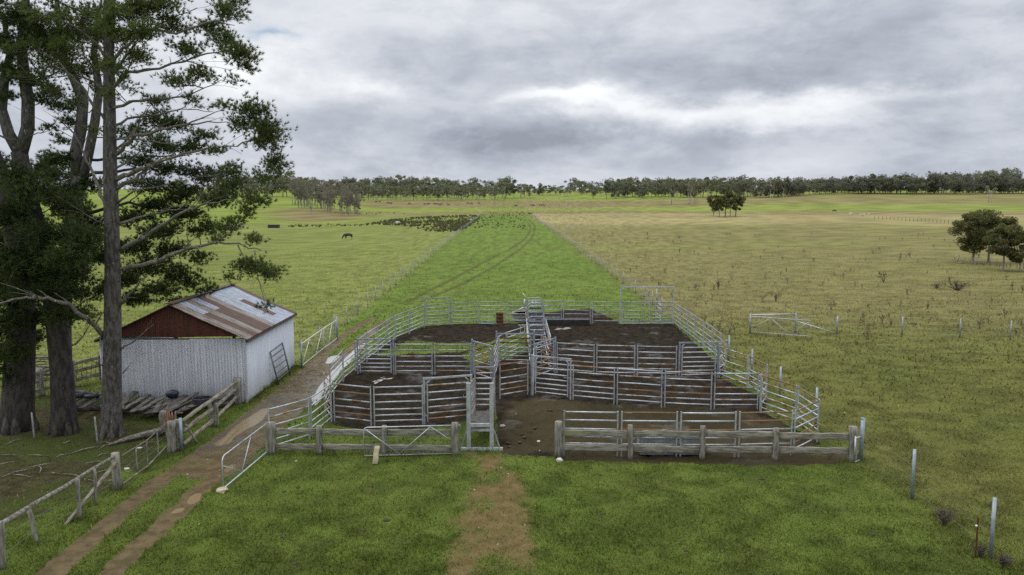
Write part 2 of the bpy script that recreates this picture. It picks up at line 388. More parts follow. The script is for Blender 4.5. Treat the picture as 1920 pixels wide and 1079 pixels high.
def build_axis(lo, hi, step, ratio, far_lo, far_hi):
    a = list(np.arange(lo, hi + step * .5, step)); s, x = step, a[-1]
    while x < far_hi: s *= ratio; x += s; a.append(x)
    s, x = step, a[0]; b = []
    while x > far_lo: s *= ratio * 1.05; x -= s; b.append(x)
    return np.array(b[::-1] + a)
gx = build_axis(-19.5, 15.5, 0.13, 1.055, -3400, 3400)
gy = build_axis(17.0, 60.0, 0.14, 1.028, -60, 3400)
GX, GY = np.meshgrid(gx, gy)
P = np.stack([GX.ravel(), GY.ravel()], 1); nP = len(P)
Z = terrain(P[:, 0], P[:, 1])
near = (np.abs(P[:, 0]) < 60) & (P[:, 1] > 5) & (P[:, 1] < 150)
farlane = (np.abs(P[:, 0]) < 40) & (P[:, 1] > 40) & (P[:, 1] < 420)
def region_masks(Q):
    """dirt track, muddy yard, bare path, pine litter at points Q."""
    n1 = fbm(Q[:, 0] * 1.3, Q[:, 1] * 1.3, 5) - .5
    n2 = fbm(Q[:, 0] * 4.2, Q[:, 1] * 4.2, 9) - .5
    w = n1 * .5 + n2 * .35
    d = np.minimum(line_dist(Q, RUT_L), line_dist(Q, RUT_R)) + w * .55
    tr = sstep(.54, .14, d)
    tr = np.maximum(tr, sstep(1.25, .75, line_dist(Q, TRACK_MID) + w * .8) * .95)
    tr = tr * sstep(66, 58, Q[:, 1] + n1 * 10)
    yd = sstep(-.28, .22, poly_sd(Q, YARD) + w * .55)
    fr = sstep(-.25, .30, poly_sd(Q, FRONT_BARE) + w * .8 - .12)
    g = np.max([sstep(-.7, .5, poly_sd(Q, p) + w * 1.8) for p in GREEN_IN], axis=0)
    yd = yd * (1 - .85 * g)
    yd = np.maximum(yd, sstep(-.4, .3, poly_sd(Q, BACK_MUD) + w) * .8); yd = np.maximum(yd, fr * .75)
    pa = sstep(-.55, .45, poly_sd(Q, PATH) + w * 1.5 + .1)
    pa = pa * (.55 + .45 * sstep(.66, .52, fbm(Q[:, 0] * 1.1 + 4, Q[:, 1] * .8, 21)))
    pa = np.maximum(pa, sstep(-.3, .2, poly_sd(Q, WALLMUD) + w * .8) * .7)
    li = sstep(-1.2, .8, poly_sd(Q, LITTER) + n1 * 4)
    return tr, yd, pa, li
LINE_R = lambda y: 12.6 - (y - 20) * .0089          # the fence lines of the lane
LINE_L = lambda y: -12.2 - (y - 40) * .0062
def grass_tint(x, y):
    """The colour of the grass itself at a place: pastures differ, with drifts in each."""
    n = fbm(x / 7, y / 7, 31); m = fbm(x / 2.1, y / 2.1, 37); b = fbm(x / 60, y / 26, 41)
    s = x / np.maximum(y, 1)
    def C(*c): return np.array(c)[None, :]
    lawn = C(.084, .128, .020) * (1 - m[:, None]) + C(.112, .146, .030) * m[:, None]
    lane = C(.102, .166, .024) * (1 - n[:, None]) + C(.138, .182, .036) * n[:, None]
    left = C(.138, .182, .032) * (1 - m[:, None]) + C(.205, .215, .068) * m[:, None]
    tan = C(.205, .178, .074) * (1 - m[:, None]) + C(.170, .166, .056) * m[:, None]
    oliv = C(.150, .142, .042) * (1 - n[:, None]) + C(.116, .126, .032) * n[:, None]
    pale = C(.31, .26, .12) * (1 - b[:, None]) + C(.24, .22, .09) * b[:, None]
    brown = C(.16, .12, .06) + 0 * n[:, None]
    green = C(.185, .245, .038) + 0 * n[:, None]
    out = lawn.copy()
    def put(c, w): out[:] = out * (1 - w[:, None]) + c * w[:, None]
    j = (n - .5) * 5
    R_ = sstep(-1.5, 1.5, x - LINE_R(y) + j * .5)
    put(oliv, R_ * .85 * sstep(14, 26, y + j))
    put(tan, R_ * sstep(46, 70, y + j * 2.2))
    put(lane, (1 - R_) * sstep(44, 56, y) * sstep(-.5, .5, x - LINE_L(y)))
    put(left, sstep(.5, -.5, x - LINE_L(y)) * sstep(34, 44, y))
    hh = fbm(x / 38, y / 30, 53); u = y + (hh - .5) * 60
    put(green, R_ * sstep(.60, .70, fbm(x / 55, y / 13, 57)) * .28 * sstep(80, 120, y))
    put(pale, R_ * sstep(225, 285, u) * sstep(430, 380, u))
    bb = .35 + .65 * b[:, None]
    put(brown * bb + pale * (1 - bb), sstep(385, 400, y + j) * sstep(480, 440, u) * (s < .9) * sstep(.30, .22, s) * .85)
    put(green, sstep(440, 470, u) * sstep(560, 520, u) * (.35 + .6 * sstep(.4, .6, b)) * sstep(-.30, -.2, s))
    put(brown * .7 + pale * .3, sstep(540, 580, u) * sstep(740, 690, u) * .8)
    put(green, sstep(700, 760, u) * .9 * (.6 + .4 * sstep(.4, .6, hh)))
    rr = sstep(.20, .28, s)
    put(brown * .5 + pale * .5, rr * sstep(370, 400, u) * sstep(450, 430, u) * .9)
    put(green * .9 + pale * .1, rr * sstep(430, 460, u) * sstep(600, 560, u) * .6)
    put(tan * 1.1, rr * sstep(560, 600, u) * sstep(760, 700, u) * .8)
    ll = sstep(-.17, -.21, s)
    put(green, ll * sstep(265, 290, u) * .8)
    put(brown * .8 + pale * .2, ll * sstep(305, 325, u) * sstep(450, 420, u) * sstep(-.33, -.27, s) * .9)
    k = .78 + .44 * sstep(.30, .70, fbm(x / .75, y / .75, 61)); k = k * (1 - .05 * sstep(.5, .62, fbm(x / 3.3, y / 3.3, 63)))
    return out * k[:, None]
mask = np.zeros((nP, 4), np.float32)
tr, yd, pa, li = region_masks(P[near]); mask[near] = np.stack([tr, yd, pa, li], 1)
ln = np.zeros(nP); Q = P[farlane]
ld = np.minimum(line_dist(Q, LANE_A), line_dist(Q, LANE_B)) + (fbm(Q[:, 0] / 1.5, Q[:, 1] / 3, 71) - .5) * .25
lanev = np.zeros(nP); lanev[farlane] = sstep(.45, .10, ld) * sstep(56, 66, Q[:, 1])
wet = np.zeros(nP); Q = P[near]
wet[near] = np.maximum(sstep(1.3, .3, line_dist(Q, STRIP_WET) + (fbm(Q[:, 0] * 1.2, Q[:, 1] * 1.2, 77) - .5) * 2) * tr,
                       yd * sstep(.60, .74, fbm(Q[:, 0] * .9, Q[:, 1] * .9, 79)) * .7)
lite = np.zeros(nP); HOLD = xy([(944,852),(940,770),(1000,742),(1070,752),(1420,772),(1530,828),(1490,856)])
lite[near] = np.maximum(sstep(-.8, .8, poly_sd(Q, HOLD) + (fbm(Q[:, 0], Q[:, 1], 83) - .5) * 1.5), sstep(-.4, .2, poly_sd(Q, FRONT_BARE)) * .8)
def smooth_poly(q):
    for _ in range(2): q = [p for i in range(len(q)) for p in (tuple(np.array(q[i]) * .75 + np.array(q[(i + 1) % len(q)]) * .25), tuple(np.array(q[i]) * .25 + np.array(q[(i + 1) % len(q)]) * .75))]
    return q
PUDDLES = [(smooth_poly(xy(p)), m_, z) for p, m_, z in (
    ([(398,836),(418,818),(440,800),(462,783),(490,766),(505,764),(500,780),(474,797),(446,812),(428,832)], 'puddle', -.050), ([(415,880),(438,864),(444,872),(424,887)], 'puddle', -.055), ([(350,940),(358,926),(376,921),(378,932),(362,943)], 'puddle', -.055),
    ([(316,962),(326,952),(346,949),(342,958)], 'puddle', -.055), ([(580,762),(592,738),(606,716),(622,697),(640,680),(660,660),(682,641),(690,640),(684,652),(664,672),(648,690),(632,708),(618,730),(604,752),(592,765)], 'puddle_wet', -.040),
    ([(608,680),(618,668),(640,654),(650,654),(636,668),(620,682)], 'puddle_wet', -.045), ([(690,716),(705,709),(728,704),(740,706),(722,713),(704,719)], 'puddle_wet', -.055), ([(1030,616),(1064,612),(1078,615),(1052,619)], 'puddle_wet', -.060))]
dig = np.zeros(nP)
for pts, mk_, z in PUDDLES: dig[near] = np.maximum(dig[near], sstep(-.12, .22, poly_sd(P[near], pts)))
hoof = fbm(P[:, 0] * 5.5, P[:, 1] * 5.5, 94, 2)
Z = Z - mask[:, 1] * sstep(.56, .70, hoof) * .07
Z = Z - .050 * dig + near * (fbm(P[:, 0] * .8, P[:, 1] * .8, 91) - .5) * .05 - .035 * mask[:, 0] * near + mask[:, 1] * (fbm(P[:, 0] * 3.3, P[:, 1] * 3.3, 93) - .55) * .09
tintc = grass_tint(P[:, 0], P[:, 1]); tintc = tintc * (1 - .62 * lanev[:, None]) + np.array([[.07, .062, .026]]) * .62 * lanev[:, None]
grv = np.zeros(nP); grv[near] = sstep(2.0, .6, line_dist(Q, xy([(565, 735), (590, 700), (625, 668), (660, 645), (700, 618)])) + (fbm(Q[:, 0] * 1.2, Q[:, 1] * 1.2, 87) - .5) * 2.4)
wet[near] = np.maximum(wet[near], sstep(1.5, .4, line_dist(Q, xy([(408, 830), (445, 803), (500, 768), (530, 745)])) + (fbm(Q[:, 0] * 1.5, Q[:, 1] * 1.5, 89) - .5) * 1.6) * (tr > .3) * .9)
extra = np.stack([wet, lite, grv], 1)

def ground_material(blades=False):
    m = bpy.data.materials.new('grass_blade' if blades else 'ground'); m.use_nodes = True; nt = m.node_tree; b = nt.nodes['Principled BSDF']
    def attr(n):
        a = nt.nodes.new('ShaderNodeAttribute'); a.attribute_name = n; return a.outputs['Color'], a.outputs['Alpha']
    tint, _ = attr('tint')
    if blades:
        sh, _ = attr('shade'); sp = nt.nodes.new('ShaderNodeSeparateColor'); nt.links.new(sh, sp.inputs[0])
        col = mixc(nt, 1.0, tint, sh, 'MULTIPLY')
        b.inputs['Roughness'].default_value = .6; b.inputs['Specular IOR Level'].default_value = .08
        nt.links.new(col, b.inputs['Base Color'])
        tr_ = nt.nodes.new('ShaderNodeBsdfTranslucent'); nt.links.new(col, tr_.inputs[0])
        mx = nt.nodes.new('ShaderNodeMixShader'); mx.inputs[0].default_value = .3
        nt.links.new(b.outputs[0], mx.inputs[1]); nt.links.new(tr_.outputs[0], mx.inputs[2]); nt.links.new(mx.outputs[0], nt.nodes['Material Output'].inputs[0])
        return m
    mk, mka = attr('mask'); ex, _ = attr('extra')
    sp = nt.nodes.new('ShaderNodeSeparateColor'); nt.links.new(mk, sp.inputs[0])
    se = nt.nodes.new('ShaderNodeSeparateColor'); nt.links.new(ex, se.inputs[0])
    trk, yrd, pth, lit = E(nt, sp.outputs[0]), E(nt, sp.outputs[1]), E(nt, sp.outputs[2]), E(nt, mka)
    wetv, litev, grav = E(nt, se.outputs[0]), E(nt, se.outputs[1]), E(nt, se.outputs[2])
    geo = nt.nodes.new('ShaderNodeNewGeometry'); pos = geo.outputs['Position']
    n_f = noise(nt, pos, 9, 6, .7); n_m = noise(nt, pos, 2.1, 5, .6); n_s = noise(nt, pos, .22, 6, .62); n_g = noise(nt, pos, 30, 3, .7)
    # grass: tussocks, straw and bare glimpses
    k = (n_f - .5) * .9 + (n_m - .5) * .5 + (n_s - .5) * .15 + 1.0
    vm = nt.nodes.new('ShaderNodeVectorMath'); vm.operation = 'SCALE'; nt.links.new(tint, vm.inputs[0]); nt.links.new(k.f('MAXIMUM', .3).sock, vm.inputs['Scale'])
    g = mixc(nt, n_m.smooth(.52, .72) * .35, vm.outputs[0], (.15, .125, .04))
    g = mixc(nt, n_s.smooth(.50, .66) * .08, g, (.12, .115, .03))
    g = mixc(nt, n_f.smooth(.58, .72) * .4, g, (.18, .155, .055))
    g = mixc(nt, n_f.smooth(.42, .30) * .35, g, (.045, .062, .014))
    # soil kinds
    dirt = mixc(nt, n_m.smooth(.35, .65), (.094, .072, .036), (.158, .121, .065)); dirt = mixc(nt, n_s.smooth(.48, .66) * .45, dirt, (.105, .078, .044))
    dirt = mixc(nt, grav * n_f.smooth(.50, .62) * .6, dirt, (.34, .33, .31)); dirt = mixc(nt, (wetv + (n_m - .5) * .6).smooth(.35, .8) * .40, dirt, (.070, .052, .030))
    dirt = mixc(nt, n_f.smooth(.60, .70) * .5, dirt, (.24, .18, .11))
    mud = mixc(nt, n_m.smooth(.36, .66), (.014, .0105, .007), (.036, .027, .017))
    mud = mixc(nt, n_f.smooth(.55, .75) * .5, mud, (.052, .038, .025))
    hold = mixc(nt, n_s.smooth(.4, .6), (.040, .032, .016), (.058, .046, .024)); hold = mixc(nt, n_m.smooth(.55, .72) * .7, hold, (.026, .019, .011))
    hold = mixc(nt, n_f.smooth(.55, .72) * .35, hold, (.10, .08, .045))
    mud = mixc(nt, litev.smooth(.25, .75), mud, hold)
    bare = mixc(nt, n_m.smooth(.35, .65), (.132, .094, .038), (.192, .140, .062)); bare = mixc(nt, n_f.smooth(.58, .70) * .5, bare, (.25, .20, .10))
    bare = mixc(nt, n_m.smooth(.40, .30) * .4, bare, (.095, .066, .034))
    litc = mixc(nt, n_m.smooth(.35, .65), (.038, .032, .016), (.085, .066, .036)); litc = mixc(nt, n_g.smooth(.60, .70) * .5, litc, (.17, .14, .09))
    litc = mixc(nt, n_s.smooth(.40, .58) * .75, litc, (.058, .082, .018))
    edge = (n_f - .5) * .55 + (n_m - .5) * .55
    def over(c, mval, top, lo=.40, hi=.60): return mixc(nt, (mval + edge * mval.smooth(.02, .3)).smooth(lo, hi), c, top)
    c = over(g, lit, litc, .3, .75); c = over(c, pth * .84, bare, .22, .95); c = over(c, trk, dirt); c = over(c, yrd, mud)
    nt.links.new(c, b.inputs['Base Color'])
    bareness = (trk.f('MAXIMUM', yrd) + edge * .5).smooth(.4, .6)
    spc = (yrd * -.03 + wetv * .3 + .10).f('MAXIMUM', .06); nt.links.new(spc.sock, b.inputs['Specular IOR Level'])
    wetm = (wetv + (n_m - .5) * 1.0 + (n_f - .5) * .3).smooth(.45, .75)
    rgh = wetm * -.55 + .92
    nt.links.new(rgh.sock, b.inputs['Roughness'])
    bn = nt.nodes.new('ShaderNodeBump'); bn.inputs['Strength'].default_value = 1.0; bn.inputs['Distance'].default_value = .09
    hgt = n_f * (bareness * -.5 + 1.0) + n_g * .3 + n_m * .8
    nt.links.new(hgt.sock, bn.inputs['Height']); nt.links.new(bn.outputs[0], b.inputs['Normal'])
    return m
M['ground'] = ground_material(); M['blade'] = ground_material(True)
nx, ny = len(gx), len(gy)
ii, jj = np.meshgrid(np.arange(nx - 1), np.arange(ny - 1)); base = (jj * nx + ii).ravel()
FACES = np.stack([base, base + 1, base + nx + 1, base + nx], 1)
fc = P[FACES].mean(axis=1); fm = mask[FACES].mean(axis=1)
zone = np.zeros(len(FACES), int)                                   # lawn
RR = fc[:, 0] > LINE_R(fc[:, 1]); LL = fc[:, 0] < LINE_L(fc[:, 1])
zone[(fc[:, 1] > 57) & ~RR & ~LL] = 1                              # lane
zone[LL & (fc[:, 1] > 36)] = 2                                     # left pasture
zone[RR] = 3                                                       # right paddock
zone[fc[:, 1] > 392] = 4                                           # far hills
zone[(fm[:, 2] > .5)] = 5
zone[(fm[:, 0] > .5) & (fc[:, 1] < 75)] = 6
zone[(fm[:, 1] > .5)] = 7
for k, nm in enumerate(['lawn', 'grass_lane', 'pasture', 'dry_paddock', 'far_hills', 'dirt_path', 'dirt_track', 'muddy_yard_ground']):
    F_ = FACES[zone == k]; u, inv = np.unique(F_, return_inverse=True)
    o = npmesh(nm, np.column_stack([P[u], Z[u]]), inv.reshape(F_.shape), M['ground'], None, True, {'tint': tintc[u], 'mask': mask[u], 'extra': extra[u]})
    tag(o, kind='structure')

# ---- puddles: still water lying in the hollows dug above
for pts, mk_, z in PUDDLES:
    q = pts; c = np.mean(q, axis=0); vs = [(c[0], c[1], z)]; ring = [tuple(c + (np.array(p) - c) * 1.14) + (z,) for p in q]; N = len(ring)
    mb = MB(); mb.add(vs + ring, [(0, 1 + i, 1 + (i + 1) % N) for i in range(N)])
    tag(mb.build('puddle', M[mk_], None, False), kind='structure')

# ---- grass: blades on the lawn and tufts over the pastures
def blades(name, n, yl, yh, hgt, wid, seed, xlim, label, fade):
    r = np.random.default_rng(seed)
    y = 1 / (r.random(n) * (1 / yl - 1 / yh) + 1 / yh); x = (r.random(n) * 2 - 1) * .70 * y
    if xlim: k_ = (x > xlim[0]) & (x < xlim[1]); x, y = x[k_], y[k_]
    Q = np.stack([x, y], 1); tr, yd, pa, li = region_masks(Q)
    cover = 1 - np.maximum(np.maximum(sstep(.25, .6, tr), sstep(.25, .6, yd)), np.maximum(sstep(.35, 1.0, pa) * .86, li * .7))
    keep = r.random(len(x)) < cover * (.72 + .28 * sstep(.35, .6, fbm(x * 2.2, y * 2.2, 97))) * fade(y)
    x, y = x[keep], y[keep]; n = len(x); z = terrain(x, y) + (fbm(x * .8, y * .8, 91) - .5) * .05
    a = r.random(n) * 6.283; ln_ = hgt * (.5 + r.random(n)) * (.45 + 1.6 * fbm(x * 1.9, y * 1.9, 101) ** 2 + .8 * (r.random(n) > .985)); w = wid * (.6 + .8 * r.random(n))
    lean = .3 + r.random(n) * 1.1
    dx_, dy_ = np.cos(a), np.sin(a); b = r.random(n) * 6.283; bx, by = np.cos(b), np.sin(b)
    V = np.empty((n, 3, 3)); V[:, 0] = np.stack([x - bx * w, y - by * w, z - .01], 1); V[:, 1] = np.stack([x + bx * w, y + by * w, z - .01], 1)
    V[:, 2] = np.stack([x + dx_ * ln_ * np.sin(lean), y + dy_ * ln_ * np.sin(lean), z + ln_ * np.cos(lean)], 1)
    t = grass_tint(x, y); sh = np.ones((n, 3)); g = r.random(n); straw = g > .80
    sh *= (.50 + 1.2 * r.random(n) ** 1.4)[:, None]; sh[straw] *= np.array([1.7, 1.25, 1.6]); sh[g > .992] *= 2.2
    o = npmesh(name, V.reshape(-1, 3), np.arange(n * 3).reshape(n, 3), M['blade'], None, False, {'tint': np.repeat(t, 3, 0), 'shade': np.repeat(sh, 3, 0)})
    tag(o, label, 'grass', None, 'stuff')
blades('grass', 460000, 15.5, 48, .085, .012, 11, None, 'short green grass covering the lawn in front of the cattle yards', lambda y: sstep(50, 36, y))
blades('pasture_grass', 190000, 26, 170, .17, .035, 12, None, 'rough tufted grass over the pastures behind the yards', lambda y: sstep(26, 62, y) * sstep(170, 120, y))
# ---------------------------------------------------------------- steel cattle yards
PAN_H = 1.68
RAILZ = [.20, .44, .70, 1.00, 1.33, 1.64]
GATEZ = [.17, .38, .60, .84, 1.09, 1.36, 1.62]
G_YARD = 'steel rail panels of the cattle yards'
ORD = ['first', 'second', 'third', 'fourth', 'fifth', 'sixth', 'seventh', 'eighth', 'ninth', 'tenth']
def rail_mat(ch): return {'g': M['galv'], 'd': M['galv_dull'], 'm': M['rusting'], 'r': M['rust'], 'k': M['dark_rust']}[ch]
def panel(A, B, label, rust='gggggg', H=PAN_H, zs=RAILZ, name='steel_hurdle', cat='fence panel', group=G_YARD, up=.046, gap=.075, zA=0., zB=0., um=None, rot_h=.033):
    """One panel: two uprights and oval rails, standing between two ground points."""
    A, B = Vector((A[0], A[1], 0)), Vector((B[0], B[1], 0)); d = (B - A); L = d.length; d.normalize()
    A2, B2 = A + d * gap, B - d * gap
    if zA == 0 and zB == 0: A2.z, B2.z = tz(A2.x, A2.y), tz(B2.x, B2.y)
    else: A2.z, B2.z = zA, zB
    t = thing(name, label, cat, A2, group)
    for q in (A2, B2):
        mb = MB(); mb.bar(q + Vector((0, 0, -.06)), q + Vector((0, 0, H)), up, up); mb.bar(q + Vector((0, 0, H)), q + Vector((0, 0, H + .014)), up * 1.15, up * 1.15)
        mb.build('upright', um or M['galv'], t, False)
    for i, z in enumerate(zs):
        ch = rust[-1 - i] if i < len(rust) else 'g'          # the string reads from the top rail down
        mb = MB(); e = d * up / 2; dz_ = random.uniform(-.012, .012)
        mb.tube([A2 + e + Vector((0, 0, z)), (A2 + B2) / 2 + Vector((0, 0, z + dz_)), B2 - e + Vector((0, 0, z))], .019, 8, oval=rot_h / .019)
        o = mb.build('rail', rail_mat(ch), t)
        if ch in 'rk': o['label'] = 'rusty rail'
    return t
def gate_frame(A, B, label, rust='ggggggg', FH=2.05, leaf=True, H=PAN_H, zs=None, corner=.28, name='yard_gate', cat='gate', group='swinging gates of the cattle yards', bar_mat=None):
    """A gate leaf hung inside an overhead frame with braced corners."""
    A, B = Vector((A[0], A[1], 0)), Vector((B[0], B[1], 0)); d = (B - A).normalized()
    A.z, B.z = tz(A.x, A.y), tz(B.x, B.y)
    t = thing(name, label, cat, A, group); bm_ = bar_mat or M['galv_dull']
    up = Vector((0, 0, 1))
    for q in (A, B):
        mb = MB(); mb.bar(q - up * .06, q + up * FH, .075, .075); mb.build('frame_post', bm_, t, False)
    mb = MB(); mb.bar(A + up * (FH - .04) + d * .04, B + up * (FH - .04) - d * .04, .06, .075); mb.build('top_bar', bm_, t, False)
    for q, sg in ((A, 1), (B, -1)):
        mb = MB(); mb.tube([q + up * (FH - corner - .03) + d * sg * .03, q + up * (FH - .09) + d * sg * corner], .02, 6); mb.build('corner_brace', M['galv'], t)
    if leaf:
        zs = zs or GATEZ
        A2, B2 = A + d * .14, B - d * .14
        mb = MB(); mb.bar(A2 + up * .08, A2 + up * H, .05, .05); lf = mb.build('gate_leaf', M['galv'], t, False)
        mb = MB(); mb.bar(B2 + up * .08, B2 + up * H, .05, .05); mb.build('upright', M['galv'], lf, False)
        for i, z in enumerate(zs):
            ch = rust[-1 - i] if i < len(rust) else 'g'
            mb = MB(); mb.tube([A2 + d * .025 + up * z, B2 - d * .025 + up * z], .02, 8, oval=1.65); o = mb.build('rail', rail_mat(ch), lf)
            if ch in 'rk': o['label'] = 'rusty rail'
        mb = MB(); mb.bar(B2 + up * 1.0 - d * .22, B2 + up * 1.0 + d * .12, .03, .03); mb.bar(B2 + up * .96 - d * .2, B2 + up * 1.1 - d * .2, .02, .02); mb.build('latch', M['galv'], lf, False)
        for z in (.35, 1.35):
            mb = MB(); mb.bar(A + up * z, A2 + up * z, .03, .05); mb.build('hinge', M['galv_dull'], lf, False)
    return t
def row(pts, labels, rusts, **k):
    q = [at(*p) for p in pts]
    for i in range(len(q) - 1):
        if labels[i] is None: continue
        panel(q[i], q[i + 1], labels[i], rusts[i % len(rusts)], **k)
# back row, seen against the green lane
row([(847,609),(897,607),(950.5,606.5),(990,606)],
    ['grey steel panel next to the gate at the back left of the yards', 'middle steel panel of three between back gate and cattle crush', 'short steel panel of the back row touching the crush from the left'], ['dddddd', 'dgdddd', 'dddddd'])
row([(1016,606),(1054.5,606),(1108.6,607),(1161.5,607.5)],
    ['back row steel panel touching the cattle crush from the right', 'middle steel panel of three behind the black feed trough', 'back row steel panel beside the tall double gate frame'], ['dddddd', 'ddddkd', 'ddddkd'])
gate_frame(at(796,613), at(845,609.5), 'closed steel gate under an overhead bar at the back left corner of the yards', 'ddddddd', FH=2.1)
# tall frame with two leaves
gA, gB = at(1163,608), at(1262,607.5); gd = (gB - gA).normalized(); gl = (gB - gA).length
t = thing('double_gate', 'tall overhead frame with two steel gate leaves at the back right corner', 'gate', gA)
UP = Vector((0, 0, 1)); FHH = 2.83
for q in (gA, gB):
    mb = MB(); mb.bar(q, q + UP * FHH, .075, .075); mb.build('frame_post', M['galv'], t, False)
mb = MB(); mb.bar(gA + UP * (FHH - .04) + gd * .04, gB + UP * (FHH - .04) - gd * .04, .075, .075); mb.build('top_bar', M['galv'], t, False)
mb = MB(); mb.bar(gA + UP * .05 + gd * .04, gB + UP * .05 - gd * .04, .07, .06); mb.build('bottom_bar', M['galv'], t, False)
for q, sg in ((gA, 1), (gB, -1)):
    mb = MB(); mb.tube([q + UP * (FHH - .45), q + UP * (FHH - .2) + gd * sg * .1, q + UP * (FHH - .08) + gd * sg * .38], .03, 6); mb.build('corner_brace', M['galv'], t)
mb = MB(); c_ = gA + gd * gl * .525; mb.bar(c_ + UP * 1.5, c_ + UP * (FHH + .05), .07, .05); mb.bar(c_ + UP * 2.25, c_ + UP * 2.25 - gd * .3, .03, .03); mb.bar(c_ - gd * .3 + UP * 1.5, c_ - gd * .3 + UP * 2.33, .04, .04); mb.bar(c_ - gd * .04 + UP * 2.22, c_ - gd * .28 + UP * 1.95, .025, .025); mb.build('slam_latch', M['galv'], t, False)
for a, b in ((.04, .47), (.545, .96)):
    A2, B2 = gA + gd * gl * a, gA + gd * gl * b
    mb = MB(); mb.bar(A2 + UP * .1, A2 + UP * 1.72, .05, .05); lf = mb.build('gate_leaf', M['galv'], t, False)
    mb = MB(); mb.bar(B2 + UP * .1, B2 + UP * 1.72, .05, .05); mb.build('upright', M['galv'], lf, False)
    for z in RAILZ:
        mb = MB(); mb.tube([A2 + UP * z, B2 + UP * z], .022, 8, oval=1.8); mb.build('rail', M['galv_dull'], lf)
# left side, from the front corner round to the back gate
LEFT = [(622.6,791),(608.7,769.4),(619.5,747),(643.7,716),(666.9,697),(688,678),(708.9,663),(727,648.5),(741.4,638),(767.9,627),(796,614)]
row(LEFT, ['steel panel folding outwards behind the front left corner of the yards', 'rust topped steel panel at the outermost bulge of the left side', 'steel panel beside the bright puddle on the left side of the yards',
           'steel panel just in front of the left pen gate along the track', 'steel panel beyond the left pen gate with a rusty second rail', 'steel panel by the small far puddle on the left side', 'left side steel panel fifth from the back gate, rising along the track',
           'short steel panel second bend on the upper left side', 'steel panel along the grass on the upper left side, two from the back gate', 'steel panel touching the back left gate frame from the side'],
    ['rrrmrm', 'rrmggm', 'gggggg', 'rrgggm', 'gmmggm', 'gmgggg', 'dggdgg', 'ddgggg', 'dggggg', 'ddgggg'])
# front left
row([(503.7,849),(583.5,823.5),(622.6,791)], ['steel panel running back from the thick weathered post beside the track', 'steel panel of the left wing joining the front left pen corner'], ['gmgggg', 'gggggg'])
row([(624.5,790.5),(699,799),(796,796)], ['rusty railed steel panel at the front left of the yards', 'clean galvanised steel panel in the middle of the front left pen'], ['mrmmrm', 'gggggg'])
gate_frame(at(796,795), at(884,787), 'front left pen gate beside the loading ramp under an angled top bar', 'mmggmmm', FH=1.98, zs=RAILZ, bar_mat=M['galv'])
# middle row, left pens
gate_frame(at(671,702), at(738.5,702.5), 'closed seven rail gate between the left pens, at the left end of the middle row', 'ggggggg', FH=1.95)
row([(739.5,702.5),(813,702.5),(885,702.5)], ['middle row steel panel next to the left pen gate', 'middle row steel panel ending at the forcing yard left of centre'], ['gdmgmg', 'dmgdgm'])
# middle row, right pens
row([(1042,699),(1116,704.5),(1192,706.5),(1270,708)], ['second row steel panel right of the lattice of rusty rails', 'second row steel panel in the middle of the right pens', 'second row steel panel left of the right pen gate'], ['mggmgm', 'mgmdgg', 'dggmmg'])
gate_frame(at(1273,709), at(1345,707.5), 'closed seven rail gate at the right end of the second row', 'ggggggg', FH=1.92)
# third row right
gate_frame(at(999,740.5), at(1069.5,748.5), 'bright galvanised gate at the entrance of the forcing yard, centre of the yards', 'ggggggg', FH=1.95, bar_mat=M['galv'])
row([(1071.5,749.5),(1154,757),(1243,763.5),(1336,767.5),(1423,767.5)], ['third row steel panel next to the bright centre gate', 'third row steel panel with rusty second rail, two from the centre gate', 'third row steel panel with uneven rust, third from the centre gate', 'third row steel panel ending at the right wall of the yards'],
    ['mmmggg', 'gmgrmg', 'mgmrmg', 'grmgmg'])
# left lead of the third row, from the ramp to the centre gate
row([(935,749),(992,739.5)], ['rust topped steel panel between the loading ramp and the centre gate'], ['rrgmmm'])
# right side, from the back corner forward
RIGHT = [(1262,608.5),(1274.8,618.5),(1288.6,628.5),(1301.7,639),(1317.8,651.5),(1334,664.5),(1351.2,679.5),(1360,694.5),(1346,707)]
row(RIGHT, ['steel panel at the back right corner, first along the right side', 'second steel panel along the right side from the back corner', 'third steel panel along the right side from the back corner', 'fourth steel panel along the right side from the back corner', 'fifth steel panel along the right side from the back corner',
            'sixth steel panel along the right side from the back corner', 'rust topped steel panel at the outer bend of the right side', 'rusty panel folding inwards to the second row on the right'],
    ['dddddd', 'dddddd', 'ddgddd', 'dddgdd', 'dddddg', 'dddddg', 'rddggg', 'rrgrgr'])
row([(1347,707.5),(1401.5,728.5),(1437,750),(1424,771)], ['rusty steel panel behind the third row on the right side', 'steel panel with rusty rails at the middle right bulge', 'rust covered panel folding inwards to the third row on the right'], ['mrmmgg', 'rrmggg', 'rrrgrg'])
row([(1425,771.5),(1493,797.5),(1533.5,828),(1486.5,853)], ['rust topped steel panel leading to the front right corner', 'steel panel with rusty top at the outermost front right bulge', 'panel with rusty top rail closing the front right corner'], ['rmgmgm', 'rggrgm', 'rggrrg'])
row([(1053.5,853),(1161,855),(1271.5,856),(1381,856),(1486,853.5)], ['front right steel panel beside the round timber post', 'front right steel panel behind the trough, left one', 'front right steel panel over the right end of the trough', 'front right steel panel with rusty rails ending at the corner'],
    ['gggmgg', 'rgrggg', 'ggrggg', 'rrgggg'])
# wing panel behind the double gate, outside
row([(1240,606),(1229,597)], ['steel wing panel slanting out behind the double gate'], ['rggrgg'])
